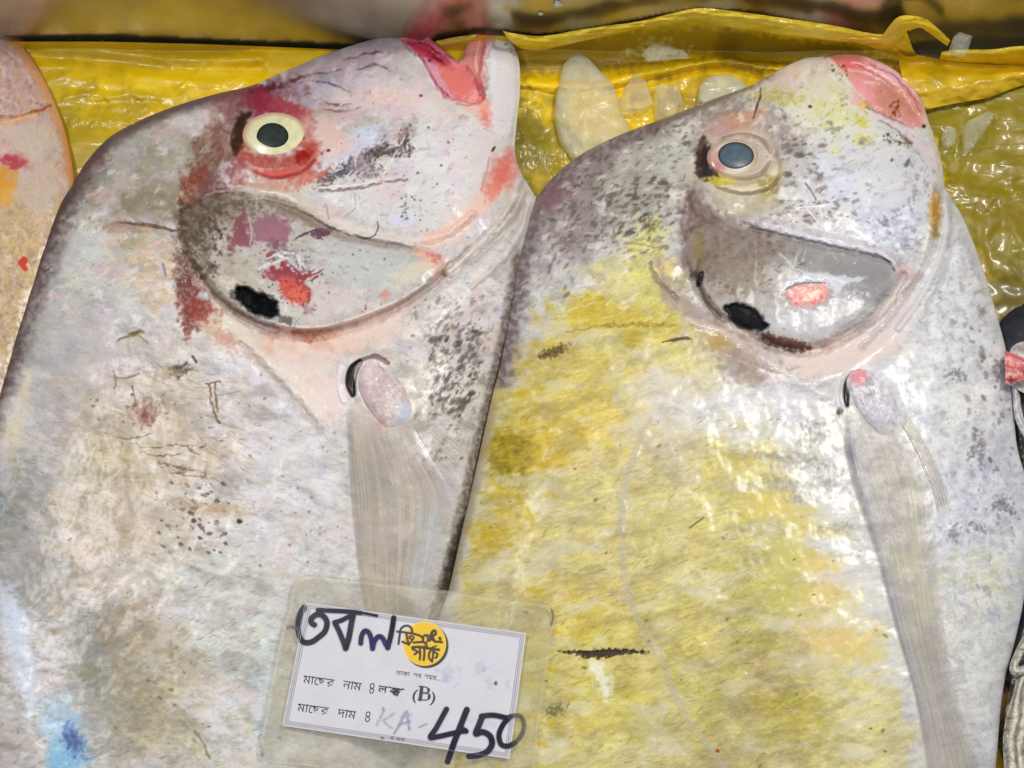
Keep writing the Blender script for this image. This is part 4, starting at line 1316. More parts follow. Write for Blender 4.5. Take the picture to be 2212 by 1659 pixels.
fin('pectoral_fin_rays', f1, s1, [(888, 908), (910, 950), (935, 995), (976, 1050)], [(898, 880), (930, 905), (965, 930), (1006, 962)], 90, 80, 9, finc1b, off=0.0016, ripple=0.0008)

# ---------------------------------------------------------------- yellow stained fish
f2 = thing('fish', 'silver fish with yellow stained flank, clouded blue-grey eye and shut mouth', 'fish', tuple(W(1600, 1100, 0.004)), G_FISH)
O2 = [(952, 1320), (970, 1270), (1000, 1135), (1022, 1040), (1042, 950), (1062, 860), (1080, 790), (1098, 700), (1114, 608), (1126, 530), (1140, 472), (1160, 428), (1192, 386), (1240, 344), (1310, 304), (1400, 268),
      (1480, 238), (1560, 207), (1610, 190), (1650, 170), (1692, 146), (1735, 127), (1770, 122), (1800, 119), (1830, 116), (1868, 120), (1905, 134), (1940, 156), (1968, 180), (1986, 206), (1998, 236), (2006, 262),
      (2018, 296), (2030, 335), (2037, 365), (2040, 400), (2052, 424), (2076, 462), (2098, 512), (2120, 570), (2140, 632), (2156, 690), (2170, 742), (2182, 800), (2190, 870), (2194, 940), (2202, 985), (2216, 1030), (2232, 1090),
      (2234, 1180), (2220, 1250), (2204, 1335), (2186, 1410), (2172, 1463), (2162, 1526), (2154, 1622), (2140, 1720), (2080, 1860), (1960, 1980), (1760, 2040), (1500, 2040), (1240, 1990), (1040, 1860), (900, 1720), (862, 1620), (886, 1510), (918, 1410)]
ol2 = catmull(O2, 5, True)
xs = np.arange(850, 2240, 1.75)
ys = np.concatenate([np.arange(106, 1672, 1.75), np.arange(1672, 2060, 10)])
sk = s2 = Skin(xs, ys, (201, 199, 197))
X, Y = sk.X, sk.Y
base2 = fish_grid(sk, ol2, 0.015, 0.024, 220)
sd = sk.sdn[0]

sk.blob(1330, 380, 190, 100, (172, 166, 156), 0.85, ang=-22, warp=.4)
sk.blob(1300, 470, 120, 70, (176, 172, 160), 0.7, warp=.4)
sk.blob(1420, 340, 80, 50, (186, 184, 176), 0.7, warp=.4)
sk.blob(1230, 460, 90, 120, (156, 142, 142), 0.6, ang=30, warp=.4)
# yellow flank
sk.poly([(1260, 620), (1360, 560), (1440, 600), (1500, 720), (1640, 820), (1620, 960), (1700, 1010), (1760, 1160), (1840, 1300), (1930, 1450), (1960, 1660), (1960, 1900), (1000, 1900), (960, 1500), (985, 1280), (1030, 1080), (1080, 880), (1160, 760), (1200, 680)], (206, 192, 126), 0.9, soft=40, warp=26, ws=60, brk=0.11, bs=50)
sk.blob(1340, 690, 120, 40, (206, 182, 54), 0.9, ang=6, soft=.75, warp=.5, brk=0.16, bs=14)
sk.blob(1300, 660, 60, 20, (204, 176, 46), 0.7, ang=12, soft=.75, warp=.5, brk=0.18, bs=18)
sk.blob(1420, 650, 46, 60, (206, 194, 96), 0.7, soft=.75, warp=.5, brk=0.18)
sk.blob(1390, 560, 40, 60, (206, 200, 116), 0.8, soft=.75, warp=.5, brk=0.18)
sk.blob(1410, 500, 26, 26, (204, 202, 110), 0.8, soft=.75, warp=.5, brk=0.14)
sk.blob(1440, 580, 20, 20, (224, 192, 124), 0.7, soft=.75, warp=.5)
sk.blob(1250, 800, 130, 70, (202, 184, 92), 0.8, soft=.75, warp=.5, brk=0.23, bs=24)
sk.blob(1260, 900, 160, 70, (214, 192, 96), 0.85, ang=-10, soft=.75, warp=.5, brk=0.18, bs=24)
sk.blob(1150, 960, 90, 50, (200, 172, 52), 0.85, ang=-12, soft=.75, warp=.5, brk=0.20, bs=16)
sk.blob(1110, 985, 46, 40, (150, 132, 14), 0.9, soft=.75, warp=.5, brk=0.23, bs=16)
sk.blob(1180, 990, 60, 24, (206, 176, 50), 0.7, soft=.75, warp=.5, brk=0.23, bs=18)
sk.blob(1095, 1085, 30, 24, (204, 168, 18), 0.9, soft=.75, warp=.5, brk=0.20, bs=16)
sk.blob(1060, 1165, 40, 34, (206, 174, 30), 0.85, soft=.75, warp=.5, brk=0.23, bs=16)
sk.blob(1110, 1130, 40, 60, (212, 190, 96), 0.6, soft=.75, warp=.5, brk=0.18)
sk.blob(1280, 950, 100, 60, (220, 194, 108), 0.7, soft=.75, warp=.5, brk=0.14)
sk.blob(1450, 960, 70, 120, (196, 186, 168), 0.75, ang=10, soft=.75, warp=.4)
sk.blob(1590, 970, 70, 90, (214, 200, 116), 0.85, soft=.75, warp=.4, brk=0.14)
sk.blob(1600, 1050, 60, 60, (216, 198, 100), 0.7, soft=.75, warp=.5, brk=0.14)
sk.blob(1420, 860, 90, 50, (206, 198, 188), 0.75, ang=20, soft=.75, warp=.4)
sk.blob(1540, 900, 120, 50, (206, 204, 206), 0.8, ang=25, soft=.75, warp=.4)
sk.blob(1640, 860, 110, 70, (208, 206, 214), 0.9, ang=30, soft=.75, warp=.3)
sk.blob(1450, 1180, 150, 140, (206, 192, 118), 0.7, soft=.75, warp=.5, brk=0.18, bs=30)
sk.blob(1230, 1250, 180, 120, (200, 186, 128), 0.7, soft=.75, warp=.5, brk=0.18, bs=30)
sk.blob(1250, 1500, 200, 140, (206, 192, 98), 0.8, soft=.75, warp=.5, brk=0.18, bs=20)
sk.blob(1250, 1330, 110, 60, (208, 186, 84), 0.7, soft=.75, warp=.5, brk=0.18, bs=16)
sk.blob(1530, 1440, 140, 130, (196, 182, 106), 0.7, soft=.75, warp=.5, brk=0.18, bs=26)
sk.blob(1640, 1300, 50, 190, (188, 180, 98), 0.75, soft=.75, warp=.4, brk=0.16, bs=24)
sk.blob(1660, 1520, 90, 120, (176, 164, 104), 0.75, soft=.75, warp=.5, brk=0.18, bs=20)
sk.blob(1640, 1480, 40, 60, (188, 164, 104), 0.6, soft=.75, warp=.5, brk=0.18)
sk.blob(1720, 1560, 70, 60, (186, 172, 74), 0.7, soft=.75, warp=.5, brk=0.18)
sk.blob(1840, 1560, 70, 90, (214, 204, 142), 0.6, soft=.75, warp=.5, brk=0.18)
sk.blob(1600, 1630, 200, 40, (180, 166, 116), 0.6, soft=.75, warp=.5, brk=0.18)
# belly
sk.poly([(1960, 620), (2060, 520), (2130, 680), (2180, 860), (2220, 1060), (2200, 1340), (2160, 1520), (2150, 1680), (2110, 1680), (2080, 1420), (2040, 1240), (2000, 1060), (1960, 900), (1860, 840), (1860, 740)], (208, 208, 211), 0.9, soft=24, warp=10)
sk.blob(2100, 870, 60, 110, (216, 215, 211), 0.8, warp=.4)
sk.blob(2090, 1080, 90, 100, (198, 200, 214), 0.8, warp=.4, brk=.3, bs=24)
sk.blob(2120, 1250, 70, 60, (206, 206, 174), 0.7, warp=.6, brk=.5, bs=22)
sk.blob(2110, 1400, 50, 150, (214, 212, 206), 0.7, warp=.4)
sk.blob(2150, 1010, 50, 110, (192, 190, 200), 0.7, warp=.5, brk=.4)

sk.grain(8, 11, -14, 3.6, 3, 221, mask=sst(560, 700, Y))
sk.grain(5, 5, -10, 1.9, 2, 223)
sk.grain(6, 32, -12, 2.4, 3, 224)
sk.grain(10, 44, -16, 1.6, 4, 225, tint=(1, .95, .6))
ym = blur(sst(0.04, 0.30, (sk.C[..., 1] - sk.C[..., 2]) / 255), 9, 2)
sk.grain(12, 34, -10, 2.2, 3, 227, tint=(.5, .5, -.9), mask=ym)
sk.grain(8, 8, -18, 2.6, 3, 228, tint=(.8, .8, .1), mask=ym)
in2 = lambda x, y: sk.sample_h(sd, x, y) > 12 and (x < 1790 + (y - 900) * .2)
sk.hairs(2400, (960, 600, 2000, 1690), lambda x, y: -18 if y > 900 else 10, 24, [(232, 222, 150), (150, 132, 60), (226, 220, 196), (170, 150, 80), (206, 184, 84), (236, 232, 214)], 0.22, 2.3, 8, in2)
sk.hairs(500, (960, 900, 1700, 1690), lambda x, y: -24, 18, [(118, 104, 62), (134, 118, 74)], 0.42, 2.2, 9, in2)
sk.hairs(400, (1560, 960, 1960, 1690), lambda x, y: 2, 30, [(214, 208, 190), (170, 156, 110)], 0.35, 3.0, 10, in2)
sk.hairs(420, (1960, 620, 2210, 1660), lambda x, y: 70, 18, [(150, 148, 154), (226, 226, 230), (168, 164, 168)], 0.42, 2.4, 12, lambda x, y: sk.sample_h(sd, x, y) > 10)
fl2 = sst(560, 680, Y) * sst(4, 40, sd) * (1 - sst(1900, 2050, X - .15 * (Y - 900)))
sk.mottle((212, 206, 186), 60, -8, 2.6, .0, .75, .52, 261, 4, fl2)
sk.mottle((160, 148, 92), 55, -10, 2.2, .1, .8, .36, 262, 4, fl2 * ym)
sk.mottle((226, 222, 208), 12, -16, 3, .35, 1.0, .18, 263, 3, fl2)
sk.mottle((150, 136, 84), 11, -20, 2.4, .35, 1.0, .14, 264, 3, fl2 * ym)
sk.mottle((206, 170, 34), 30, -14, 1.8, .35, .9, .6, 265, 5, ym * (1 - sst(1150, 1350, X)))
# grey and pink bars towards the belly
for (x, y, rx, ry, c) in [(1700, 1050, 60, 12, (150, 146, 132)), (1690, 985, 50, 10, (152, 148, 140)), (1620, 1052, 80, 12, (188, 180, 168)), (1720, 1012, 50, 14, (214, 210, 206)), (1770, 1100, 60, 30, (212, 210, 210)),
                          (1650, 1140, 40, 10, (186, 178, 168)), (1800, 1170, 60, 14, (206, 200, 196)), (1820, 1255, 70, 14, (218, 206, 198)), (1770, 1250, 60, 9, (216, 202, 190)), (1760, 1348, 80, 12, (214, 202, 194)),
                          (1700, 1345, 40, 9, (202, 194, 178)), (1740, 1425, 70, 12, (200, 192, 178)), (1900, 1440, 60, 30, (212, 210, 208)), (1730, 1450, 40, 8, (190, 180, 164)), (1860, 1330, 50, 50, (216, 214, 208))]:
    sk.blob(x, y, rx, ry, c, 0.7, ang=3, soft=.8, warp=.45, brk=.25, bs=16, bang=0, bst=3)
for (x, y, rx, ry, c) in [(1690, 1100, 60, 28, (216, 194, 96)), (1650, 1085, 40, 20, (214, 196, 104)), (1780, 1145, 44, 14, (208, 192, 96)), (1760, 1216, 48, 20, (226, 198, 112)), (1785, 1288, 60, 24, (224, 198, 122)),
                          (1800, 1385, 70, 30, (222, 190, 116)), (1850, 1400, 50, 34, (220, 200, 122)), (1700, 1260, 40, 70, (196, 186, 92)), (1690, 1200, 40, 40, (204, 194, 112))]:
    sk.blob(x, y, rx, ry, c, 0.7, ang=5, soft=.8, warp=.5, brk=.25, bs=18, bang=0, bst=2)
bel = sst(1900, 2000, X - .12 * (Y - 900)) * sst(420, 560, Y) * sst(4, 30, sd)
sk.mottle((176, 174, 180), 30, 60, 1.6, .1, .8, .34, 266, 5, bel)
sk.mottle((228, 227, 226), 26, 60, 1.6, .1, .8, .6, 267, 5, bel)
sk.mottle((140, 138, 142), 9, 60, 1.8, .45, .95, .3, 268, 3, bel)
# belly blotches
sk.specks(110, (2020, 480, 2220, 1300), 6.0, [(150, 148, 150), (168, 164, 168), (134, 130, 134)], 0.35, 61, 70, 1.7, lambda x, y: sk.sample_h(sd, x, y) > 10)
sk.specks(70, (2090, 640, 2200, 1150), 5.0, [(112, 110, 114), (132, 124, 130)], 0.6, 62, 60, 1.8, lambda x, y: sk.sample_h(sd, x, y) > 8)
for (x, y, rx, ry, a) in [(2105, 970, 8, 22, 30), (2120, 985, 6, 18, 10), (2158, 1090, 10, 18, 60), (2110, 1140, 20, 8, 30), (2060, 1150, 12, 18, 0), (2180, 1100, 26, 7, 40), (2065, 810, 22, 10, 10), (2150, 800, 8, 22, 0)]:
    sk.blob(x, y, rx, ry, (128, 126, 132), 0.7, ang=a, warp=.6, brk=.5, bs=8)
# back : purple-grey rim with its turning shade painted in, dark flecks
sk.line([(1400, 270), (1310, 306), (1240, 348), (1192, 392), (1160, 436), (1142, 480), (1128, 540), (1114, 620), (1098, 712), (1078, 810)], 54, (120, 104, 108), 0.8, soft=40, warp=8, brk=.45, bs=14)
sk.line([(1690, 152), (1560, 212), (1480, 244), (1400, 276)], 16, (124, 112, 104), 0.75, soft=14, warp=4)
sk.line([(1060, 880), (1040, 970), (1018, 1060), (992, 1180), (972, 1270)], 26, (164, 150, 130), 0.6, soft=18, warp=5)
sk.blob(1200, 420, 26, 40, (150, 112, 124), 0.6, ang=45, warp=.4)
fl = lambda x, y: sk.sample_h(sd, x, y) > 14
sk.mottle((112, 100, 96), 15, -32, 2.2, .12, .75, .6, 284, 4, np.exp(-(((X - 1330) / 150) ** 2 + ((Y - 440) / 110) ** 2) ** 2))
sk.specks(170, (1180, 330, 1480, 560), 3.6, [(92, 82, 80), (112, 102, 96), (78, 70, 66)], 0.5, 65, -32, 2.6, fl)
sk.specks(80, (1300, 390, 1450, 510), 4.4, [(76, 70, 62), (96, 92, 76)], 0.6, 66, -32, 2.2, fl)
sk.specks(80, (1380, 240, 1640, 330), 4.2, [(112, 106, 92), (96, 88, 80)], 0.6, 67, -20, 2.0, fl)
sk.specks(70, (1130, 440, 1240, 640), 4.0, [(104, 88, 96), (124, 108, 112)], 0.4, 68, -50, 2.4, fl)
sk.specks(80, (1450, 200, 1700, 300), 3.6, [(128, 118, 112)], 0.6, 69, -20, 1.8, fl)
sk.line([(1190, 526), (1260, 520), (1340, 522), (1400, 530), (1440, 534)], 5, (140, 124, 116), 0.6, soft=4, warp=4, brk=.4, h=-.6)
# lateral line
sk.line([(1405, 910), (1372, 975), (1350, 1050), (1342, 1120), (1346, 1210), (1362, 1300), (1392, 1362), (1425, 1420), (1455, 1490), (1482, 1545), (1530, 1610), (1572, 1672)], 15, (186, 178, 168), 0.62, soft=12, warp=6, ws=20, brk=.4, bs=14, h=.12)
sk.specks(40, (1335, 960, 1375, 1330), 2.6, [(140, 132, 130), (206, 198, 190)], 0.4, 70, 80, 1.4)
# cuts, stains and a painted glare patch
sk.poly([(1206, 1408), (1250, 1407), (1300, 1402), (1350, 1404), (1402, 1408), (1350, 1412), (1300, 1422), (1262, 1420), (1240, 1413)], (66, 38, 16), 0.95, soft=2.4, warp=3, ws=8, h=-1.2)
sk.line([(1240, 1410), (1300, 1407), (1380, 1408)], 3, (40, 22, 12), 0.7, warp=2)
sk.poly([(1272, 1430), (1300, 1432), (1316, 1470), (1324, 1500), (1306, 1510), (1292, 1480)], (228, 227, 222), 0.85, soft=12, warp=8, ws=14, brk=.3, bs=9)  # white glare below the cut, painted into the colour
sk.blob(1196, 760, 31, 11, (106, 86, 40), 0.9, ang=-20, warp=.4, brk=.3, bs=7)
sk.line([(1430, 738), (1470, 732), (1494, 734)], 8, (96, 76, 36), 0.9, warp=3, taper=.8)
sk.line([(1220, 716), (1300, 704), (1380, 700), (1460, 704)], 7, (158, 132, 30), 0.7, warp=5, brk=.5, taper=.5)
sk.blob(1200, 1533, 20, 12, (112, 104, 50), 0.7, ang=-15, warp=.6, brk=.4, bs=8)
sk.line([(1490, 1140), (1520, 1118)], 4, (120, 104, 66), 0.7)
sk.specks(60, (1000, 900, 1960, 1680), 3.0, [(118, 96, 50), (96, 84, 54)], 0.65, 72, -20, 1.6)
sk.blob(1550, 1622, 4, 4, (170, 60, 30), .9, warp=.2)
sk.line([(1910, 1372), (1916, 1376)], 6, (150, 128, 84), 0.7)

# head
sk.blob(1880, 420, 150, 110, (210, 210, 215), 0.9, warp=.3)
sk.blob(1780, 200, 130, 70, (214, 210, 192), 0.9, ang=-24, warp=.35)
sk.blob(1700, 170, 60, 30, (210, 192, 180), 0.8, ang=-28, warp=.4)
sk.blob(1830, 260, 90, 60, (212, 210, 190), 0.8, warp=.4)
sk.blob(1680, 210, 60, 16, (196, 186, 96), 0.7, ang=4, warp=.6, brk=.45, bs=10)
sk.blob(1800, 240, 40, 40, (206, 204, 132), 0.6, warp=.6, brk=.4)
sk.blob(1864, 222, 10, 12, (224, 196, 84), 0.9, warp=.4)
sk.blob(1862, 262, 14, 12, (206, 198, 90), 0.8, warp=.5)
sk.blob(1860, 301, 18, 11, (224, 202, 76), 0.95, warp=.35)
sk.blob(1806, 322, 14, 12, (218, 212, 130), 0.8, warp=.5)
sk.blob(1810, 300, 60, 20, (204, 206, 206), 0.6, warp=.4)
sk.blob(1650, 260, 50, 26, (164, 156, 160), 0.75, warp=.5, brk=.3)
sk.blob(1690, 300, 40, 30, (158, 138, 136), 0.7, warp=.5, brk=.5, bs=9)
sk.blob(1590, 262, 60, 30, (206, 158, 136), 0.85, ang=-6, warp=.35)
sk.blob(1580, 270, 12, 8, (204, 124, 70), 0.7, warp=.5)
sk.blob(1540, 270, 40, 24, (186, 168, 164), 0.6, warp=.4)
sk.blob(1560, 236, 70, 14, (150, 142, 138), 0.6, ang=-20, warp=.5, brk=.4)
sk.blob(1780, 390, 60, 60, (204, 206, 222), 0.7, warp=.5, brk=.3)
sk.blob(1700, 370, 60, 60, (186, 182, 176), 0.7, warp=.5, brk=.4)
sk.specks(70, (1650, 250, 1900, 480), 4.0, [(116, 104, 104), (136, 128, 124), (104, 98, 98)], 0.45, 75, -10, 1.8)
sk.specks(40, (1690, 300, 1780, 420), 5.2, [(104, 94, 94), (120, 104, 100)], 0.65, 76, -10, 1.8)
sk.specks(36, (1908, 288, 1975, 316), 3.2, [(100, 84, 56), (70, 58, 44), (120, 100, 66)], 0.85, 77)
sk.blob(1960, 300, 6, 14, (92, 74, 48), .8, ang=-14, warp=.5)
sk.specks(60, (1960, 330, 2030, 480), 4.0, [(150, 148, 152), (172, 172, 176)], 0.6, 78, 80, 2.0)
sk.line([(1644, 190), (1640, 214), (1632, 240), (1626, 256)], 4.5, (96, 78, 66), 0.8, warp=2, taper=.4)
sk.line([(1740, 395), (1752, 412), (1762, 432)], 4, (96, 90, 84), 0.7, warp=2)
sk.blob(1960, 352, 5, 9, (110, 112, 128), .8, ang=30, warp=.4)
sk.blob(1926, 345, 3.5, 3.5, (100, 96, 96), .8)
sk.blob(1750, 230, 4, 3.4, (80, 74, 60), .9, warp=.2)
sk.blob(1800, 278, 18, 7, (148, 152, 118), .8, warp=.4)
# silvery cheek, wet glints painted in among its flecks
sk.blob(1920, 490, 66, 50, (196, 198, 214), 0.8, warp=.4, a=.7)
sk.specks(150, (1870, 450, 1990, 545), 5.5, [(232, 232, 240), (172, 170, 190), (150, 146, 160), (222, 226, 240)], 0.7, 80, 30, 1.5)
sk.blob(1690, 452, 120, 20, (190, 178, 172), 0.7, ang=8, warp=.4, brk=.4)
sk.specks(60, (1660, 430, 1860, 480), 3.8, [(104, 98, 98), (128, 118, 116)], 0.7, 81, 10, 2.0)
for p in [[(1742, 452), (1758, 468), (1766, 480)], [(1770, 446), (1776, 470)], [(1742, 448), (1770, 444), (1790, 440)], [(1720, 450), (1740, 446)]]:
    sk.line(p, 4, (230, 224, 220), 0.85, taper=.4, h=.2)
hd2 = (1 - sst(640, 780, Y)) * sst(4, 26, sd) * (1 - np.exp(-(((X - 1592) / 90) ** 2 + ((Y - 350) / 70) ** 2) ** 2)) * (1 - .8 * sst(1850, 1900, X) * (1 - sst(240, 280, Y)))
sk.mottle((150, 142, 138), 26, -25, 1.8, .25, .9, .3, 281, 5, hd2)
sk.mottle((228, 226, 224), 22, -25, 2.0, .25, .9, .5, 282, 5, hd2)
sk.mottle((120, 112, 108), 8, -30, 1.9, .5, 1.0, .35, 283, 3, hd2)

# lids and bruise around the eye
sk.blob(1602, 352, 110, 90, None, h=2.0, soft=.8, warp=0)
sk.blob(1590, 352, 86, 66, (196, 180, 160), 0.8, warp=.2)
sk.line([(1560, 392), (1600, 402), (1650, 396), (1680, 366)], 26, (216, 204, 172), 0.9, soft=18, h=2.4)
sk.line([(1556, 376), (1600, 386), (1640, 378), (1662, 350)], 9, (146, 124, 100), 0.6, soft=8, taper=.6, h=-1.8)
sk.line([(1560, 391), (1604, 397), (1650, 388)], 8, (170, 152, 126), 0.5, soft=7, taper=.6, h=-1.2)
sk.line([(1548, 400), (1600, 412), (1652, 404), (1676, 384)], 12, (226, 208, 178), 0.75, soft=10, warp=2, taper=.6, h=1.6)
sk.line([(1560, 422), (1610, 428), (1660, 418)], 18, (196, 188, 160), 0.7, soft=14)
sk.blob(1550, 388, 32, 12, (206, 188, 76), 0.9, ang=12, warp=.4)
sk.blob(1660, 410, 22, 30, (168, 148, 88), 0.7, ang=20, warp=.4)
sk.line([(1650, 300), (1676, 330), (1686, 370), (1676, 410)], 12, (150, 134, 110), 0.5, soft=11, warp=3, h=-.5)
sk.line([(1560, 300), (1600, 290), (1640, 300), (1664, 330)], 7, (166, 132, 112), 0.7, soft=5, taper=.4, h=-.7)
sk.line([(1560, 292), (1610, 284), (1650, 294), (1672, 322)], 16, (206, 186, 166), 0.6, soft=15, taper=.6, h=1.6)
sk.blob(1519, 345, 15, 34, (44, 24, 26), 0.97, ang=6, warp=.25)
sk.blob(1528, 372, 20, 14, (50, 44, 44), 0.9, warp=.35)
sk.line([(1520, 296), (1512, 320), (1510, 350)], 10, (92, 66, 66), 0.75, soft=7, warp=2)
sk.blob(1560, 280, 32, 14, (196, 160, 158), 0.7, ang=-10, warp=.4)
sk.blob(1600, 450, 70, 30, (188, 178, 152), 0.8, warp=.4)
sk.poly([(1478, 420), (1500, 410), (1520, 440), (1560, 470), (1570, 520), (1520, 560), (1490, 580), (1478, 500)], (122, 98, 96), 0.85, soft=14, warp=8, brk=.35, bs=12)
sk.line([(1490, 424), (1496, 450), (1520, 474), (1570, 500)], 8, (84, 56, 62), 0.7, soft=6, warp=5, brk=.4)
# gill cover
GC2 = [(1480, 520), (1520, 480), (1600, 470), (1660, 492), (1740, 520), (1830, 540), (1900, 552), (1936, 572), (1930, 610), (1890, 660), (1830, 706), (1780, 738), (1720, 744), (1660, 728), (1600, 706), (1556, 680), (1520, 640), (1502, 600), (1484, 560)]
sk.poly(GC2, (172, 165, 160), 0.65, soft=26, warp=10, ws=30)
sk.poly(GC2, None, 1, soft=9, warp=2, h=2.2)
sk.blob(1560, 560, 90, 60, (146, 132, 120), 0.85, warp=.4, brk=.3, bs=12)
sk.blob(1700, 540, 120, 36, (160, 156, 152), 0.8, ang=12, warp=.4)
sk.blob(1860, 590, 70, 44, (164, 162, 166), 0.9, warp=.3)
sk.blob(1760, 690, 110, 34, (194, 192, 198), 0.9, ang=-8, warp=.35)
sk.blob(1600, 610, 60, 40, (156, 144, 130), 0.8, warp=.4)
sk.blob(1510, 540, 12, 34, (150, 134, 40), 0.75, warp=.5, brk=.4, bs=8)
sk.specks(170, (1490, 480, 1740, 660), 3.6, [(112, 96, 84), (132, 118, 104), (96, 82, 70), (188, 178, 168)], 0.6, 85, 0, 1.5)
sk.specks(60, (1680, 500, 1920, 720), 3.2, [(206, 206, 208), (120, 118, 120)], 0.6, 86, 20, 1.5)
sk.blob(1710, 615, 220, 120, None, ang=8, soft=.8, warp=0, h=3.0)
sk.line([(1630, 522), (1634, 560), (1630, 606)], 3.6, (196, 184, 164), 0.7)
for p in [[(1680, 545), (1700, 560), (1712, 580)], [(1730, 540), (1720, 556), (1714, 574)], [(1740, 540), (1736, 560)], [(1800, 548), (1812, 564)], [(1840, 556), (1850, 568)], [(1716, 580), (1740, 590)]]:
    sk.line(p, 5, (206, 202, 196), 0.75, warp=3, h=.2)
for (x, y) in [(1826, 562), (1850, 566), (1866, 632), (1848, 628), (1836, 640)]:
    sk.blob(x, y, 7, 6, (206, 208, 212), 0.8, warp=.5, h=.3)
sk.line([(1600, 470), (1670, 488), (1750, 512), (1830, 530), (1900, 546), (1938, 566)], 24, (206, 202, 212), 0.8, soft=18, warp=3, taper=.5, h=2.8)
sk.line([(1620, 494), (1700, 512), (1780, 532), (1860, 548), (1920, 566)], 12, (130, 122, 124), 0.5, soft=10, warp=2, taper=.7, h=-2.0)  # dark line paints shade beneath the ridge
sk.line([(1890, 548), (1916, 562), (1932, 584)], 4, (96, 88, 92), 0.8, soft=3)
sk.line([(1896, 540), (1930, 566), (1944, 592)], 5, (224, 206, 206), 0.8, soft=3)
sk.blob(1960, 590, 22, 16, (208, 176, 176), 0.75, ang=40, warp=.4)
sk.mottle((120, 102, 88), 22, 30, 1.6, .1, .8, .5, 291, 4, np.exp(-(((X - 1540) / 110) ** 2 + ((Y - 540) / 90) ** 2)))
sk.mottle((206, 202, 200), 18, 10, 2.0, .1, .8, .5, 292, 4, np.exp(-(((X - 1760) / 150) ** 2 + ((Y - 620) / 100) ** 2) ** 2))
sk.mottle((126, 120, 122), 12, 10, 2.0, .3, .9, .4, 293, 3, np.exp(-(((X - 1780) / 150) ** 2 + ((Y - 600) / 100) ** 2) ** 2))
sk.poly([(1478, 430), (1508, 416), (1560, 466), (1640, 494), (1690, 530), (1640, 566), (1570, 580), (1530, 610), (1500, 590), (1482, 520)], (134, 114, 104), .58, soft=26, warp=18, ws=24, brk=.5, bs=16)
sk.blob(1870, 600, 60, 40, (150, 147, 152), .7, ang=20, warp=.4)
sk.poly([(1690, 520), (1800, 545), (1900, 565), (1920, 600), (1860, 610), (1760, 580)], (158, 154, 154), .6, soft=18, warp=8)
# hole with raw pink flesh and flap of clear skin
sk.poly([(1690, 612), (1720, 596), (1770, 590), (1820, 596), (1870, 600), (1830, 616), (1800, 640), (1790, 622), (1730, 624), (1690, 632)], (200, 204, 210), 0.9, soft=4, warp=4)
sk.poly([(1702, 622), (1730, 614), (1764, 614), (1786, 614), (1786, 640), (1774, 654), (1740, 662), (1710, 660), (1700, 640)], (230, 160, 154), 0.9, soft=9, warp=6, ws=14, h=-.8)
sk.blob(1756, 636, 22, 14, (236, 176, 150), 0.7, warp=.5, brk=.5, bs=5)
sk.specks(30, (1704, 618, 1786, 656), 3.0, [(220, 90, 100), (240, 180, 160), (214, 110, 110)], 0.7, 87)
sk.line([(1694, 626), (1730, 612), (1784, 611)], 4.5, (120, 120, 124), 0.75, soft=3, taper=.5)
sk.line([(1690, 632), (1704, 660), (1740, 668)], 4, (196, 190, 186), 0.6)
# opening and black gap with their darkness painted in, folds behind the gill
sk.line([(1500, 600), (1522, 644), (1560, 690), (1620, 724), (1690, 752), (1760, 756), (1820, 730), (1880, 692), (1930, 636), (1952, 596)], 20, (200, 182, 174), 0.6, soft=14, warp=3, taper=.35, h=-4.4)
sk.line([(1510, 560), (1506, 600), (1526, 650), (1556, 684)], 9, (98, 82, 76), 0.6, soft=8, warp=3, taper=.6)
sk.line([(1516, 590), (1508, 616)], 12, (40, 36, 34), 0.85, soft=5, taper=.4, h=-1.6)
sk.line([(1780, 752), (1840, 726), (1900, 684), (1950, 640), (1990, 590)], 10, (176, 154, 148), 0.5, soft=9, warp=4, h=-0.9)
sk.line([(1790, 740), (1850, 706), (1910, 660), (1944, 616)], 14, (214, 210, 206), 0.5, soft=13, warp=3, h=1.0)
sk.blob(1800, 772, 130, 34, (222, 200, 194), 0.85, ang=-14, warp=.35)
sk.blob(1930, 700, 70, 30, (218, 202, 200), 0.7, ang=-45, warp=.4)
sk.poly([(1640, 716), (1680, 726), (1740, 742), (1746, 756), (1700, 756), (1660, 744)], (110, 76, 72), 0.9, soft=6, warp=6, ws=9)
sk.blob(1700, 738, 36, 9, (150, 104, 96), 0.6, ang=14, warp=.5, brk=.4)
sk.blob(1600, 760, 90, 30, (176, 152, 132), 0.75, ang=25, warp=.5, brk=.3)
sk.blob(1545, 735, 40, 16, (190, 160, 92), 0.75, ang=15, warp=.5, brk=.3)
sk.blob(1610, 800, 60, 30, (164, 140, 136), 0.6, ang=20, warp=.5, brk=.4)
sk.poly([(1420, 560), (1440, 600), (1480, 640), (1530, 680), (1560, 700), (1520, 700), (1470, 680), (1430, 640)], (172, 152, 146), 0.8, soft=10, warp=5)
sk.line([(1404, 570), (1424, 610), (1460, 642)], 9, (136, 116, 108), 0.6, soft=8, warp=4, h=-.9)
sk.line([(1480, 690), (1560, 716), (1620, 752), (1680, 778)], 16, (206, 188, 180), 0.6, soft=15, warp=5, h=1.0)
sk.line([(1640, 770), (1690, 800), (1740, 830), (1790, 860)], 12, (214, 214, 222), 0.6, soft=11, warp=4, h=.9, brk=.3)
sk.specks(50, (1640, 790, 1780, 900), 3.0, [(226, 226, 236), (160, 156, 166)], 0.7, 88)
sk.poly([(1566, 664), (1584, 656), (1610, 660), (1634, 672), (1652, 694), (1660, 704), (1640, 714), (1606, 708), (1580, 692)], (12, 15, 19), 0.98, soft=6, warp=2, h=-3.0, a=.3)  # gap painted near black, the hollow itself is shallow
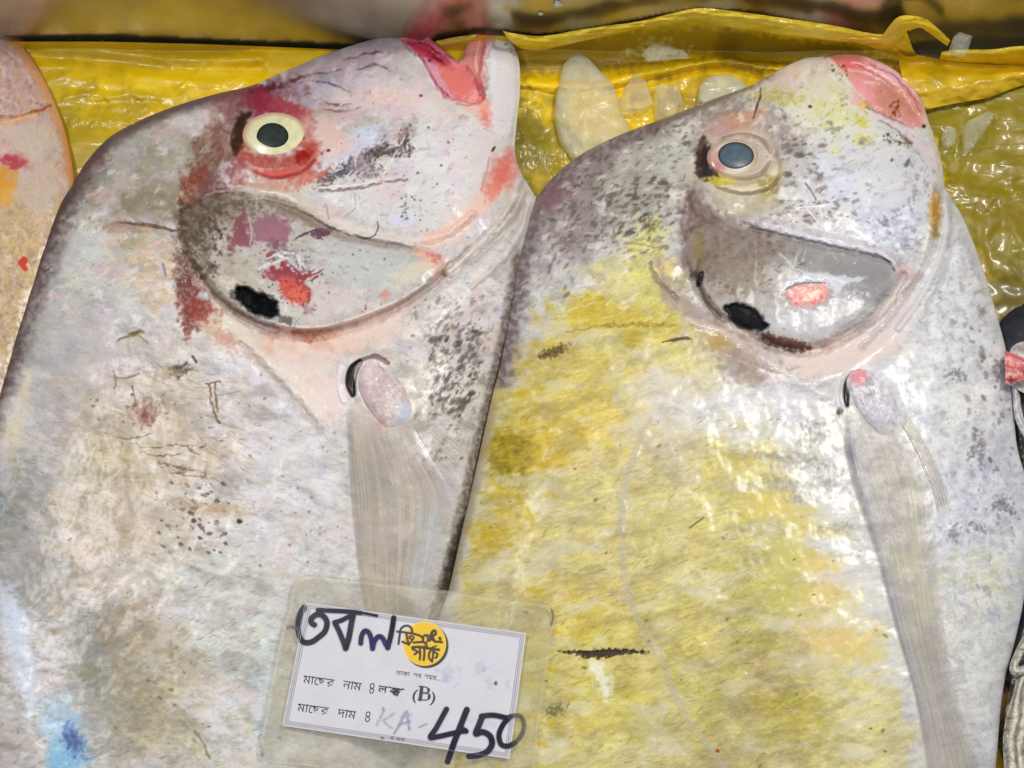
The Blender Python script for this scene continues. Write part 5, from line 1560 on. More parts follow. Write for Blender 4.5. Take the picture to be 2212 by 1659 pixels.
sk.blob(1608, 688, 34, 7, (34, 42, 50), 0.6, ang=24, warp=.5, brk=.5, bs=6)
# throat folds
sk.line([(2034, 400), (2030, 470), (2012, 540), (1978, 610), (1920, 690), (1860, 750)], 12, (176, 168, 164), 0.5, soft=11, warp=4, h=-1.1)
sk.line([(2046, 420), (2046, 490), (2030, 560), (1990, 640), (1940, 710)], 12, (206, 204, 206), 0.8, soft=9, h=1.3)
sk.line([(2052, 430), (2058, 500), (2040, 590), (2000, 670)], 12, (174, 174, 180), 0.5, soft=11, warp=4, h=-.9)
sk.line([(2012, 400), (2014, 470), (1998, 540)], 8, (222, 214, 200), 0.7, soft=6, h=.8)
sk.blob(2020, 462, 13, 50, (196, 164, 112), 0.9, ang=2, warp=.35, brk=.2)
sk.blob(2020, 450, 9, 26, (190, 136, 60), 0.8, warp=.5, brk=.3)
sk.blob(2022, 500, 7, 22, (140, 120, 70), 0.6, warp=.5, brk=.4)
# mouth
sk.poly([(1782, 124), (1830, 115), (1872, 120), (1920, 142), (1958, 170), (1984, 204), (1998, 240), (2000, 268), (1984, 276), (1960, 270), (1925, 252), (1896, 240), (1872, 222), (1852, 198), (1834, 172), (1806, 144)], (220, 152, 150), 0.9, soft=8, warp=4, h=-1.6)
sk.line([(1800, 124), (1840, 121), (1880, 130), (1930, 154), (1968, 188), (1990, 228)], 26, None, soft=22, h=2.6)
sk.line([(1800, 134), (1830, 160), (1856, 196), (1882, 228), (1920, 250), (1970, 272)], 9, None, soft=8, warp=2, h=-1.6)
sk.line([(1850, 150), (1900, 176), (1950, 214), (1984, 250)], 12, None, soft=11, warp=3, h=-1.4)
sk.poly([(1795, 122), (1840, 118), (1868, 138), (1850, 152), (1820, 148)], (206, 124, 122), 0.7, soft=6, warp=4)
sk.blob(1842, 142, 26, 12, (230, 124, 124), 0.8, ang=15, warp=.4)
sk.blob(1862, 196, 22, 26, (236, 164, 172), 0.8, warp=.4)
sk.blob(1935, 215, 46, 34, (206, 146, 128), 0.85, ang=35, warp=.4)
sk.blob(1920, 160, 44, 10, (226, 180, 196), 0.8, ang=32, warp=.4)
for p in [[(1838, 132), (1890, 150), (1940, 184), (1962, 212)], [(1836, 150), (1880, 160), (1920, 180)], [(1870, 126), (1920, 148), (1962, 186), (1984, 216)], [(1868, 176), (1900, 180)]]:
    sk.line(p, 5, (240, 200, 204), 0.7, soft=4, warp=4, brk=.3, h=.7)
for p in [[(1850, 140), (1890, 160), (1930, 186)], [(1880, 138), (1930, 164), (1970, 206), (1990, 246)], [(1870, 232), (1910, 248), (1950, 268)]]:
    sk.line(p, 4, (160, 96, 104), 0.6, soft=3, warp=4, brk=.3, h=-.6)
sk.line([(1782, 124), (1822, 114), (1870, 119), (1922, 142), (1960, 170), (1988, 206)], 5, (176, 124, 104), 0.7, soft=4)
sk.specks(22, (1922, 218, 1946, 252), 3.6, [(120, 70, 36), (150, 90, 50)], 0.85, 91)
sk.specks(20, (1900, 170, 1990, 270), 3.0, [(170, 90, 90), (190, 130, 110)], 0.7, 92)
sk.line([(1790, 128), (1815, 152), (1840, 182), (1866, 216)], 7, (222, 214, 202), 0.8, soft=5, warp=2, h=.9)
sk.specks(12, (1790, 140, 1830, 170), 3.2, [(120, 90, 70)], 0.8, 93)
sk.line([(1888, 250), (1920, 266), (1960, 290), (1990, 320), (2010, 352)], 18, (214, 196, 204), 0.8, soft=12, warp=3)
sk.line([(1900, 260), (1936, 280), (1960, 300)], 5, (130, 112, 122), 0.6, warp=3, brk=.5, h=-.6)
sk.line([(2000, 250), (2012, 300), (2024, 345), (2030, 390)], 12, (206, 196, 176), 0.7, soft=9, warp=2, h=.6)
sk.blob(1996, 273, 4, 4, (56, 44, 46), 0.95, warp=.2)
# socket of the fin root
sk.line([(1842, 806), (1830, 828), (1828, 856), (1830, 876)], 12, (44, 34, 44), 0.95, soft=5, taper=.5, h=-3.0)
sk.line([(1814, 820), (1808, 856), (1816, 890)], 9, (216, 208, 214), 0.7, soft=7, h=.7)
sk.blob(1812, 890, 6, 8, (70, 66, 70), .8, ang=20, warp=.4)
sk.blob(1756, 925, 24, 16, (150, 140, 140), .8, warp=.5, brk=.5, bs=9)
for (x, y, rx, ry) in [(1750, 950, 30, 10), (1720, 1000, 40, 14), (1780, 1040, 26, 9), (1740, 1075, 30, 10), (1800, 1140, 30, 8), (1790, 1010, 20, 7)]:
    sk.blob(x, y, rx, ry, (160, 158, 152), .7, ang=-6, warp=.6, brk=.5, bs=12)

sk.blob(1588, 342, 64, 44, None, h=-2.6, soft=.5, warp=0)
sk.blob(1850, 420, 150, 80, None, ang=10, h=3.2, soft=.9, warp=0)
sk.line([(1500, 250), (1620, 240), (1720, 220), (1800, 190)], 60, None, soft=58, h=1.8)
sk.line([(1600, 480), (1700, 515), (1820, 545), (1930, 570), (1990, 540)], 60, None, soft=58, taper=.5, h=-2.0)
sk.line([(1700, 330), (1800, 310), (1900, 320), (1980, 330)], 70, None, soft=68, taper=.4, h=-1.6)
sk.line([(1490, 610), (1530, 680), (1620, 742), (1720, 772), (1810, 752), (1890, 702), (1950, 636), (2000, 560)], 60, None, soft=58, taper=.3, h=-2.4)
sk.line([(1560, 760), (1660, 800), (1770, 812), (1880, 770), (1970, 680)], 60, None, soft=58, taper=.6, h=2.0)
sk.line([(2060, 450), (2090, 560), (2080, 680), (2050, 800)], 70, None, soft=68, h=1.6)
sk.blob(1890, 860, 66, 36, None, ang=54, h=1.2, soft=.5, warp=0)
sk.H += 0.45 * fbm(X / 70, Y / 70, 3, 311, .45) + 0.03 * fbm(X / 12, Y / 12, 2, 312)
Lg = sk.C @ np.array([.3, .59, .11])
sk.C += (Lg[..., None] * np.array([1.03, 1.0, .9]) - sk.C) * (ym * .05)[..., None]
sk.deepen(200, 1.42, 1.10)
sk.z = base2 + sk.H * sst(2, 22, sd) * 0.001
sk.zs = blur(sk.z, 5, 2)
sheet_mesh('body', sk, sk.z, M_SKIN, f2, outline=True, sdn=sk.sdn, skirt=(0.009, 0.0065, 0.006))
eye_part(f2, s2, (1585, 341), (58, 40), 0, (206, 190, 174), (1590, 336), (40, 28.5), (78, 93, 104), 0.0040, -0.0002, lambda t: 1 - .03 * np.cos(2 * t + .6) - .05 * np.exp(-((t - math.radians(60)) / .6) ** 2), rim=(150, 126, 104), tints=[(180, 45, (196, 146, 140), .9), (140, 25, (170, 84, 96), .7), (20, 45, (166, 142, 108), .8), (270, 50, (214, 198, 184), .7), (80, 45, (224, 214, 204), .8)])
fin_root(f2, s2, 1888, 864, 86, 44, 54, [(204, 200, 208), (224, 222, 228)], 511, shape=lambda t: 1 + .16 * np.exp(-((t - .8) / .5) ** 2) + .03 * np.sin(11 * t) * np.exp(-((t - .4) / .9) ** 2), extra=[(1856, 812, 24, (222, 140, 150), .9), (1878, 826, 14, (150, 146, 154), .6), (1900, 900, 30, (196, 196, 212), .7), (1880, 850, 12, (150, 140, 146), .6)])


def finc2(px, py, u, v):
    ray = np.sin((u * 30 + .8 * fbm(u * 6, v * 2, 2, 533)) * 2 * np.pi) * .5 + .5
    n = .6 * fbm(u * 10, v * 1.8, 3, 531) + .4 * fbm(u * 48, v * 3, 2, 534)
    big = fbm(px / 50, py / 90, 4, 532)
    col = np.array([180, 171, 160.]) + np.zeros(px.shape + (3,))
    yl = (sst(-.1, .5, big) * sst(.1, .3, v) * (1 - sst(.45, .7, v)))[..., None] * .6
    col = col * (1 - yl) + np.array([196, 190, 150.]) * yl
    gr = (1 - sst(.10, .34, u))[..., None] * .75
    col = col * (1 - gr) + np.array([166, 168, 176.]) * gr
    dk = np.exp(-((px - 1836) / 14) ** 2 - ((py - 985) / 40) ** 2)[..., None] * .8 + (np.exp(-((u - .05) / .05) ** 2) * .35)[..., None]
    col = col * (1 - dk) + np.array([92, 92, 110.]) * dk
    low = sst(.65, .95, v)[..., None] * .5
    col = col * (1 - low) + np.array([206, 196, 182.]) * low
    col = col + ((ray - .5) * 4 * (1 + 1.5 * big) + n * 22 + big * 8)[..., None]
    al = (.50 + .04 * ray + .14 * n - .25 * sst(.6, .95, u) * (1 - ray)) * (.5 + .5 * sst(0, .07, u)) * (.25 + .75 * (1 - sst(.82, 1.0, u))) * (.3 + .7 * sst(0, .10, v))
    return col, np.clip(al, 0, 1)


fin('pectoral_fin', f2, s2, [(1830, 880), (1822, 950), (1834, 1020), (1862, 1110), (1892, 1200), (1916, 1290), (1938, 1370), (1962, 1450), (1984, 1540), (2000, 1640), (2010, 1720)],
    [(1946, 912), (1964, 948), (1990, 990), (2012, 1050), (2020, 1130), (2026, 1210), (2036, 1310), (2048, 1410), (2072, 1520), (2106, 1620), (2134, 1710)], 150, 220, 30, finc2)


def finc2b(px, py, u, v):
    ray = np.clip(np.sin((u + .03 * np.sin(v * 4)) * 5 * 2 * np.pi), 0, 1) ** 2
    n = fbm(px / 12, py / 12, 4, 541)
    col = np.array([206, 192, 166.]) + (n * 14)[..., None]
    al = np.clip(.16 + .66 * ray + .1 * n, 0, 1) * (1 - sst(.8, 1.0, v)) * sst(0, .05, v)
    return col, al


fin('pectoral_fin_rays', f2, s2, [(1944, 910), (1975, 965), (2008, 1040), (2030, 1130)], [(1958, 890), (1996, 950), (2040, 1040), (2062, 1110)], 60, 90, 5, finc2b, off=0.0016, ripple=0.0008)

# ---------------------------------------------------------------- orange tinted fish, cut by the left edge
f3 = thing('fish', 'pinkish orange fish with a small red heart-shaped mark, tucked beneath the silver fish', 'fish', tuple(W(-40, 600, 0.004)), G_FISH)
O3 = [(-330, 60), (-200, 30), (-80, 36), (-20, 48), (6, 56), (26, 70), (44, 92), (68, 126), (92, 166), (114, 212), (134, 262), (148, 312), (157, 360), (160, 398), (150, 470), (130, 560), (106, 650), (80, 740), (56, 830), (30, 920), (-10, 1010), (-120, 1120), (-260, 1160), (-380, 1000), (-420, 600), (-400, 300)]
ol3 = catmull(O3, 5, True)
xs = np.concatenate([np.arange(-440, -10, 12), np.arange(-10, 168, 1.9)])
ys = np.concatenate([np.arange(24, 920, 1.9), np.arange(920, 1180, 10)])
sk = s3 = Skin(xs, ys, (206, 178, 162))
X, Y = sk.X, sk.Y
base3 = fish_grid(sk, ol3, 0.009, 0.013, 130, 4)
sd = sk.sdn[0]
sk.blob(40, 190, 70, 110, (208, 172, 162), .8, warp=.4)
sk.blob(20, 640, 140, 220, (206, 180, 136), .85, warp=.4)
sk.blob(100, 560, 60, 160, (216, 186, 140), .7, warp=.4)
sk.grain(7, 12, 70, 2.4, 3, 231)
sk.grain(7, 6, -40, 2.6, 2, 233, tint=(1, 1, .9))
sk.mottle((176, 140, 118), 16, 62, 2.4, .1, .9, .5, 238, 4)
sk.mottle((232, 214, 202), 14, 62, 2.6, .1, .9, .5, 239, 4)
sk.mottle((150, 110, 90), 9, 70, 2.6, .4, 1.0, .45, 240, 3, sst(420, 520, Y))
sk.grain(12, 26, 60, 1.4, 3, 235, tint=(.6, .2, -.6))
sk.hairs(500, (0, 60, 160, 900), lambda x, y: -45 if y > 300 else -60, 16, [(232, 210, 190), (176, 140, 112), (226, 200, 150), (160, 130, 110)], .45, 2.2, 14, lambda x, y: sk.sample_h(sd, x, y) > 8)
sk.line([(20, 68), (70, 140), (105, 205), (130, 270)], 24, (226, 164, 112), .85, soft=20, warp=4)
sk.line([(140, 290), (152, 345), (158, 395)], 20, (226, 152, 88), .85, soft=16, warp=3)
sk.line([(124, 390), (134, 410), (128, 440)], 8, (230, 160, 110), .7, soft=6)
sk.poly([(110, 230), (90, 244), (40, 262), (0, 272), (-20, 276), (-20, 262), (20, 254), (70, 240)], (230, 160, 108), .9, soft=6, warp=4)
sk.line([(112, 226), (84, 238), (50, 248), (10, 252), (-20, 258)], 5, (132, 88, 70), .75, soft=4, warp=3, h=-1.2, brk=.2)
sk.line([(-20, 270), (30, 258), (80, 246)], 6, (238, 196, 150), .7, soft=4, warp=3, h=.8, brk=.2)
sk.line([(0, 212), (30, 222), (40, 236)], 4, (220, 206, 196), .6, warp=3)
sk.blob(36, 348, 34, 17, (196, 72, 84), .95, ang=12, warp=.35)
sk.blob(10, 322, 18, 14, (226, 190, 190), .7, warp=.4)
sk.blob(2, 398, 32, 34, (232, 160, 62), .9, warp=.4)
sk.blob(12, 420, 22, 20, (232, 178, 70), .7, warp=.4)
sk.blob(60, 300, 60, 40, (212, 194, 178), .8, warp=.4)
sk.blob(90, 400, 50, 70, (206, 188, 176), .7, warp=.4)
sk.poly([(51, 553), (56, 556), (60, 560), (60, 566), (56, 572), (61, 582), (52, 586), (44, 576), (39, 569), (44, 560)], (222, 72, 16), .97, soft=1.6, warp=0)
sk.specks(50, (0, 100, 110, 240), 3.6, [(176, 150, 160), (160, 128, 130)], .6, 95)
sk.specks(30, (0, 560, 60, 760), 5, [(176, 150, 132), (190, 160, 140)], .6, 96)
sk.line([(2, 58), (10, 64), (14, 74)], 10, (70, 36, 40), .9, soft=5, h=-1.2)
sk.H += .4 * fbm(X / 60, Y / 60, 3, 321, .45) + .05 * fbm(X / 10, Y / 10, 2, 322)
sk.C *= .93
sk.deepen(182, 1.35, 1.1)
sk.z = base3 + sk.H * sst(2, 20, sd) * .001
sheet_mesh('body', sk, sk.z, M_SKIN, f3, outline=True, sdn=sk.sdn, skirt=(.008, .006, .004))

# ---------------------------------------------------------------- dark fish, cut by the right edge
f4 = thing('fish', 'dark navy fish with pale gill flap and raw pink flesh, beside the yellow fish', 'fish', tuple(W(2330, 1000, 0.004)), G_FISH)
O4 = [(2140, 760), (2154, 706), (2176, 678), (2206, 658), (2260, 640), (2340, 650), (2430, 720), (2500, 900), (2520, 1200), (2480, 1500), (2420, 1700), (2300, 1760), (2200, 1700), (2150, 1580), (2170, 1440), (2190, 1320), (2200, 1180), (2180, 1000), (2160, 880)]
ol4 = catmull(O4, 5, True)
xs = np.concatenate([np.arange(2120, 2230, 2.4), np.arange(2230, 2540, 12)])
ys = np.concatenate([np.arange(630, 1700, 3.0), np.arange(1700, 1780, 10)])
sk = s4 = Skin(xs, ys, (24, 28, 38))
X, Y = sk.X, sk.Y
b4 = fish_grid(sk, ol4, .006, .010, 120, 4)
sk.grain(6, 12, 40, 2, 4, 241)
sk.blob(2206, 880, 30, 60, (74, 66, 20), .8, warp=.4)  # olive dark of the gap painted onto the body
sk.blob(2200, 980, 30, 60, (22, 26, 18), .8, warp=.4)  # black of the gap below the flap, also painted on
sk.blob(2190, 1420, 24, 60, (70, 48, 40), .7, warp=.4)
sk.blob(2170, 1540, 14, 60, (150, 110, 52), .8, warp=.4)
sk.blob(2168, 1620, 12, 40, (140, 128, 60), .8, warp=.4)
sk.H += .3 * fbm(X / 30, Y / 30, 4, 331)
sk.z = b4 + sk.H * .001
sheet_mesh('body', sk, sk.z, M_SKIN, f4, outline=True, sdn=sk.sdn, skirt=(.005, .0045, .003))


def flat_on(z, amp, seed):
    return lambda px, py, u, v: W(px, py, z + amp * fbm(px / 18, py / 18, 3, seed) + amp * 1.2 * np.sin(np.pi * u))


def streak(c1, c2, k, seed, al=1.0):
    def f(px, py, u, v):
        s = np.sin(u * k * 2 * np.pi + 2 * fbm(u * 3, v * 4, 3, seed)) * .5 + .5
        n = fbm(px / 9, py / 16, 4, seed + 1)
        return np.array(c1, float) * (1 - s[..., None]) + np.array(c2, float) * s[..., None] + (n * 16)[..., None], np.full(px.shape, al)
    return f


strip('gill_flap', [(2182, 758), (2188, 748), (2200, 741), (2230, 734), (2290, 730)], [(2176, 830), (2190, 836), (2206, 846), (2236, 860), (2290, 880)], 30, 60, flat_on(.0205, .0015, 551), streak((204, 200, 196), (156, 146, 140), 3, 552), M_SKIN, f4)
strip('raw_flesh', [(2170, 757), (2184, 762), (2200, 768), (2230, 780), (2290, 800)], [(2172, 828), (2186, 831), (2200, 824), (2230, 822), (2290, 826)], 40, 60, flat_on(.0268, .0030, 553), streak((226, 168, 160), (200, 96, 104), 2.6, 554), M_SKIN, f4)
strip('gill_flap', [(2186, 826), (2188, 860), (2192, 900), (2204, 930), (2226, 966), (2270, 1020)], [(2200, 832), (2204, 862), (2208, 890), (2216, 914), (2240, 944), (2290, 990)], 24, 80, flat_on(.0185, .0010, 555), streak((206, 204, 202), (168, 166, 178), 1.5, 556), M_SKIN, f4)
strip('fin_rays', [(2198, 1462), (2186, 1506), (2174, 1550), (2167, 1590), (2168, 1640), (2176, 1720)], [(2290, 1400), (2290, 1480), (2290, 1550), (2290, 1620), (2290, 1680), (2290, 1740)], 110, 120, flat_on(.019, .0012, 557), streak((214, 204, 180), (122, 116, 112), 5.5, 558), M_SKIN, f4)
strip('fin_spine', [(2212, 1370), (2198, 1396), (2187, 1420), (2181, 1440), (2183, 1454), (2196, 1462)], [(2232, 1376), (2216, 1404), (2205, 1424), (2200, 1436), (2202, 1440), (2206, 1444)], 16, 60, flat_on(.0215, .0016, 559), streak((212, 208, 192), (150, 146, 138), 1.2, 560), M_SKIN, f4)
strip('fin_spine', [(2196, 1462), (2210, 1456), (2230, 1446), (2280, 1420)], [(2202, 1441), (2214, 1434), (2230, 1424), (2280, 1396)], 14, 40, flat_on(.0212, .0016, 561), streak((204, 202, 194), (160, 158, 160), 1.2, 562), M_SKIN, f4)

# ================================================================== PRICE CARD in its clear sleeve


def cz(zx, zy):
    """pixel grid of the card close-up -> image pixels"""
    return 553 + 0.29692 * np.asarray(zx, float), 1210 + 0.29692 * np.asarray(zy, float)


def cpts(pts):
    a = np.array(pts, float)
    x, y = cz(a[:, 0], a[:, 1])
    return np.stack([x, y], -1)


SLEEVE = [(238, 330), (250, 230), (275, 160), (320, 122), (380, 108), (500, 116), (900, 162), (1400, 222), (1800, 278), (2080, 316), (2140, 342), (2172, 400), (2165, 520), (2120, 800), (2076, 1100), (2040, 1400), (2020, 1580), (1990, 1680), (1930, 1714), (1840, 1712), (1300, 1630), (800, 1556), (300, 1500), (110, 1482), (56, 1452), (24, 1390), (24, 1320), (60, 1120), (120, 800), (180, 520)]
sl = catmull(cpts(SLEEVE), 4, True)
PAPER = cpts([(366, 308), (1966, 530), (1845, 1446), (188, 1204)])
_cgx, _cgy = np.meshgrid(np.linspace(560, 1190, 60), np.linspace(1245, 1700, 50))
_in = poly_sdf(_cgx, _cgy, sl) > 0


def _hit(s):
    i = np.clip(np.searchsorted(s.xs, _cgx), 0, len(s.xs) - 1)
    j = np.clip(np.searchsorted(s.ys, _cgy), 0, len(s.ys) - 1)
    return np.where((s.sdn[0][j, i] > 0) & (_cgx > s.xs[0]), s.z[j, i], 0)


_zz, _z2 = _hit(s1), _hit(s2)
# plane resting on both fish (fitted to the high points), a touch above them
_m = _in.ravel()
_A = np.stack([_cgx.ravel()[_m] - 870, _cgy.ravel()[_m] - 1450, np.ones(_m.sum())], -1)
_t = np.maximum(_zz, _z2).ravel()[_m]
_hi = _t > 0.030
_co = np.linalg.lstsq(_A[_hi], _t[_hi], rcond=None)[0]
_co[2] += max(0, (_t - _A @ _co).max()) + 0.0012
_co[2] += 0.0008   # the long pectoral fin lies between


def zcard(px, py, up=0.0):
    return _co[0] * (px - 870) + _co[1] * (py - 1450) + _co[2] + up


card = thing('price_card', 'white price card with Bengali writing and 450 in a grimy clear plastic sleeve', 'price card', tuple(W(870, 1450, float(zcard(870, 1450)))))
# ---- printed paper
xs = np.arange(600, 1142, .95)
ys = np.arange(1296, 1644, .95)
pk = Skin(xs, ys, (213, 211, 219))
X, Y = pk.X, pk.Y
pk.grain(3, 60, 0, 1, 3, 601)
pk.grain(2.5, 5, 0, 1, 3, 603)


def pl(pts, w, col, op=.9, **k):
    pk.line(cpts(pts), w * .29692, col, op, **k)


def inset(d):
    c = np.array([[366, 308], [1966, 530], [1845, 1446], [188, 1204]], float)
    m = c.mean(0)
    out = []
    for i in range(4):
        p, q, r = c[i - 1], c[i], c[(i + 1) % 4]
        a, b = (p - q) / np.linalg.norm(p - q), (r - q) / np.linalg.norm(r - q)
        out.append(q + (a + b) * d / abs(a[0] * b[1] - a[1] * b[0]))
    return out


for d, w, op in ((14, 5, .55), (26, 5, .75), (38, 5, .6)):
    q = inset(d)
    for i in range(4):
        pl([q[i], q[(i + 1) % 4]], w, (86, 82, 90), op, soft=1.2)
for q_, w_ in (([(1206, 926), (1194, 1014)], 26), ([(1186, 918), (1240, 926), (1262, 944), (1250, 962), (1206, 966)], 9), ([(1206, 966), (1256, 974), (1266, 1000), (1240, 1018), (1178, 1014)], 9), ([(1252, 936), (1254, 956)], 15), ([(1260, 980), (1256, 1006)], 17)):
    pl(q_, w_, (44, 40, 48), .95, soft=1.2)
# lilac smudges of rubbed-off marker
for (x, y, rx, ry, c, o) in [(1400, 830, 60, 70, (176, 184, 212), .55), (1380, 860, 20, 30, (140, 150, 196), .4), (1470, 790, 30, 20, (190, 190, 216), .5), (1640, 780, 40, 50, (178, 174, 206), .5), (1660, 800, 16, 14, (140, 130, 180), .5),
                             (1760, 800, 50, 30, (200, 194, 216), .5), (1700, 900, 30, 40, (180, 176, 208), .5), (1830, 900, 16, 30, (180, 176, 208), .5), (1560, 1160, 60, 20, (192, 186, 208), .5), (1700, 1190, 60, 20, (192, 186, 208), .4)]:
    a, b = cz(x, y)
    pk.blob(float(a), float(b), rx * .297, ry * .297, c, o, warp=.6, brk=.5, bs=5)
a, b = cz(1745, 898)
pk.blob(float(a), float(b), 3.2, 4.6, (66, 66, 84), .9, warp=.2)
# logo : yellow disc with a black drop edge
for (x, y, r, c) in [(1240, 622, 160, (46, 34, 20)), (1226, 608, 158, (240, 224, 150)), (1226, 608, 153, (240, 194, 12))]:
    a, b = cz(x, y)
    pk.blob(float(a), float(b), r * .297, r * .297 * 1.02, c, 1.0, soft=.03, warp=0)


def lg(pts, w=16, col=(44, 34, 26)):
    # logo close-up pixels -> card close-up pixels
    q = [((980 + x * 160 / 1475 - 640) * 2.9105, (1540 + y * 180 / 1659 - 1400) * 2.9105) for x, y in pts]
    pl(q, w, col, .95, soft=1.4)


lg([(120, 355), (300, 375), (480, 405), (640, 450), (700, 490), (760, 440), (830, 450)], 17)
lg([(180, 380), (215, 280), (300, 225), (390, 230), (450, 290), (470, 380)], 17)
lg([(185, 380), (165, 520), (150, 640)], 17)
lg([(330, 400), (350, 520), (390, 660)], 17)
lg([(240, 590), (310, 620), (370, 640)], 17)
lg([(390, 640), (440, 590), (500, 490), (420, 460), (400, 500), (460, 540)], 14)
lg([(500, 610), (600, 600), (700, 590), (720, 540), (690, 480)], 17)
lg([(720, 590), (780, 640), (800, 690)], 17)
lg([(800, 440), (830, 540), (800, 600)], 14)
lg([(870, 560), (900, 420), (950, 340), (1000, 350), (1000, 420), (930, 450), (920, 520), (970, 560)], 20)
lg([(940, 480), (980, 580), (1080, 590), (1150, 600)], 18)
lg([(1100, 500), (1112, 530)], 20)
lg([(470, 720), (620, 710), (760, 730), (900, 750), (1080, 775)], 20)
lg([(470, 760), (540, 790), (590, 830), (520, 880)], 16)
lg([(640, 740), (650, 880), (640, 1000)], 17)
lg([(740, 700), (745, 860), (730, 1010)], 17)
lg([(590, 830), (640, 840)], 14)
lg([(900, 770), (850, 880), (860, 980), (920, 1030)], 16)
lg([(950, 780), (945, 900), (920, 1050)], 16)
lg([(960, 820), (1040, 870), (1030, 940), (1000, 960)], 16)
lg([(930, 720), (980, 700), (1020, 690)], 12)
psdn = poly_sdf(X, Y, PAPER, True)
sheet_mesh('paper', pk, zcard(X, Y), M_PAPER, card, outline=True, sdn=psdn)
# thickness of the paper
pb = Skin(np.linspace(600, 1142, 60), np.linspace(1296, 1644, 40), (190, 188, 196))

# ---- printed lines of type
dg = bpy.context.evaluated_depsgraph_get()
AX = np.array([math.cos(math.radians(7.9)), math.sin(math.radians(7.9))])
AY = np.array([math.sin(math.radians(10.5)), -math.cos(math.radians(10.5))])


def type_line(parts, size, mat, parent, name='printed_text', bold=0.0, up=0.00012):
    """parts: list of (text, x, y, stretch) in card close-up pixels; joined into one mesh"""
    VV, FF, off = [], [], 0
    for (txt, x, y, st) in parts:
        cu = bpy.data.curves.new('type', 'FONT')
        cu.body = txt
        cu.size = 1.0
        cu.resolution_u = 4
        cu.offset = bold
        to = bpy.data.objects.new('type', cu)
        COL.objects.link(to)
        bpy.context.view_layer.update()
        me = bpy.data.meshes.new_from_object(to.evaluated_get(bpy.context.evaluated_depsgraph_get()))
        me.calc_loop_triangles()
        n = len(me.vertices)
        if n:
            co = np.empty(n * 3, np.float32)
            me.vertices.foreach_get('co', co)
            co = co.reshape(-1, 3).astype(float)
            tri = np.empty(len(me.loop_triangles) * 3, np.int32)
            me.loop_triangles.foreach_get('vertices', tri)
            q = np.array([x, y], float) + (co[:, :1] * st * size) * AX + (co[:, 1:2] * size) * AY
            px, py = cz(q[:, 0], q[:, 1])
            VV.append(W(px, py, zcard(px, py, up)))
            FF.append(tri.reshape(-1, 3) + off)
            off += n
        print('TYPE', repr(txt), n, co[:, 0].max() if n else None)
        bpy.data.objects.remove(to)
        bpy.data.curves.remove(cu)
        bpy.data.meshes.remove(me)
    if VV:
        mesh_obj(name, np.concatenate(VV), np.concatenate(FF), mat, parent, None, False)


U = lambda *c: ''.join(chr(k) for k in c)
MA, NA, DA, RA, LA, KA, CHHA, SA, BA, TA, JA, YA = 0x9AE, 0x9A8, 0x9A6, 0x9B0, 0x9B2, 0x995, 0x99B, 0x9B8, 0x9AC, 0x9A4, 0x99C, 0x9DF
AA, EE, VIS = 0x9BE, 0x9C7, 0x983
maacher = U(MA, AA, EE, CHHA, RA)
type_line([(maacher, 338, 894, 1.0), (U(NA, AA, MA), 628, 932, 1.0), ('o', 822, 932, .8), ('o', 818, 968, .8)], 90, M_PRINT, card, bold=0.002)
type_line([(U(LA, AA), 884, 966, 1.0), (U(KA), 966, 978, 1.0), (U(KA), 984, 984, 1.0), (U(AA), 1046, 990, 1.0)], 88, M_PRINT, card, bold=0.014)
type_line([('(', 1128, 1010, 1.2), (')', 1266, 1030, 1.2)], 104, M_PRINT, card, bold=0.012)
type_line([(maacher, 296, 1098, 1.0), (U(DA, AA, MA), 588, 1138, 1.0), ('o', 792, 1138, .8), ('o', 788, 1174, .8)], 90, M_PRINT, card, bold=0.002)
type_line([(U(TA, AA, JA, AA), 1016, 832, 1.0), (U(SA, BA), 1142, 850, 1.0), (U(SA, MA, YA) + '...', 1222, 860, 1.0)], 46, M_PRINT, card)

# ---- clear sleeve with the marker writing on it
xs = np.arange(552, 1206, 1.05)
ys = np.concatenate([np.arange(1236, 1672, 1.05), np.arange(1672, 1730, 6)])
fk = Skin(xs, ys, (206, 200, 176), 0.16)
X, Y = fk.X, fk.Y
fsdn = poly_sdf(X, Y, sl, True)
fsd = fsdn[0]
onpaper = sst(-3, 3, poly_sdf(X, Y, PAPER))
fk.A = 0.25 + .07 * fbm(X / 60, Y / 60, 4, 621) + .05 * fbm(X / 9, Y / 9, 3, 622)
fk.C += (10 * fbm(X / 50, Y / 50, 4, 623))[..., None] * np.array([1, 1, .4])
fk.A = fk.A * (1 - onpaper) + .035 * onpaper
w_all = fk.win(0, 0, 9999, 9999)
# grimy edge and corners
edge_l = np.exp(-((fsd - 1.5) / 1.6) ** 2)
fk.apply(w_all, edge_l * (.45 + .4 * fbm(X / 40, Y / 40, 3, 625)).clip(.15, .9), (112, 96, 66), .95, 0, .9)
edge_2 = np.exp(-((fsd - 5.5) / 1.8) ** 2)
fk.apply(w_all, edge_2 * .7, (224, 220, 206), .6, 0, .6)
for (x, y, rx, ry, c, o) in [(240, 560, 40, 300, (168, 150, 104), .5), (150, 1000, 50, 240, (176, 160, 110), .5), (90, 1340, 70, 90, (178, 160, 110), .55), (330, 190, 70, 60, (186, 170, 120), .5), (500, 1440, 300, 40, (176, 168, 130), .4), (176, 1290, 12, 10, (110, 70, 46), .9),
                             (900, 250, 320, 50, (188, 178, 150), .4), (2060, 800, 50, 300, (184, 176, 120), .4), (1990, 1400, 40, 200, (186, 176, 128), .4), (44, 1400, 16, 40, (104, 90, 66), .8)]:
    a, b = cz(x, y)
    fk.blob(float(a), float(b), rx * .297, ry * .297, c, o, warp=.5, brk=.4, bs=12, a=.62)
a, b = cz(735, 320)
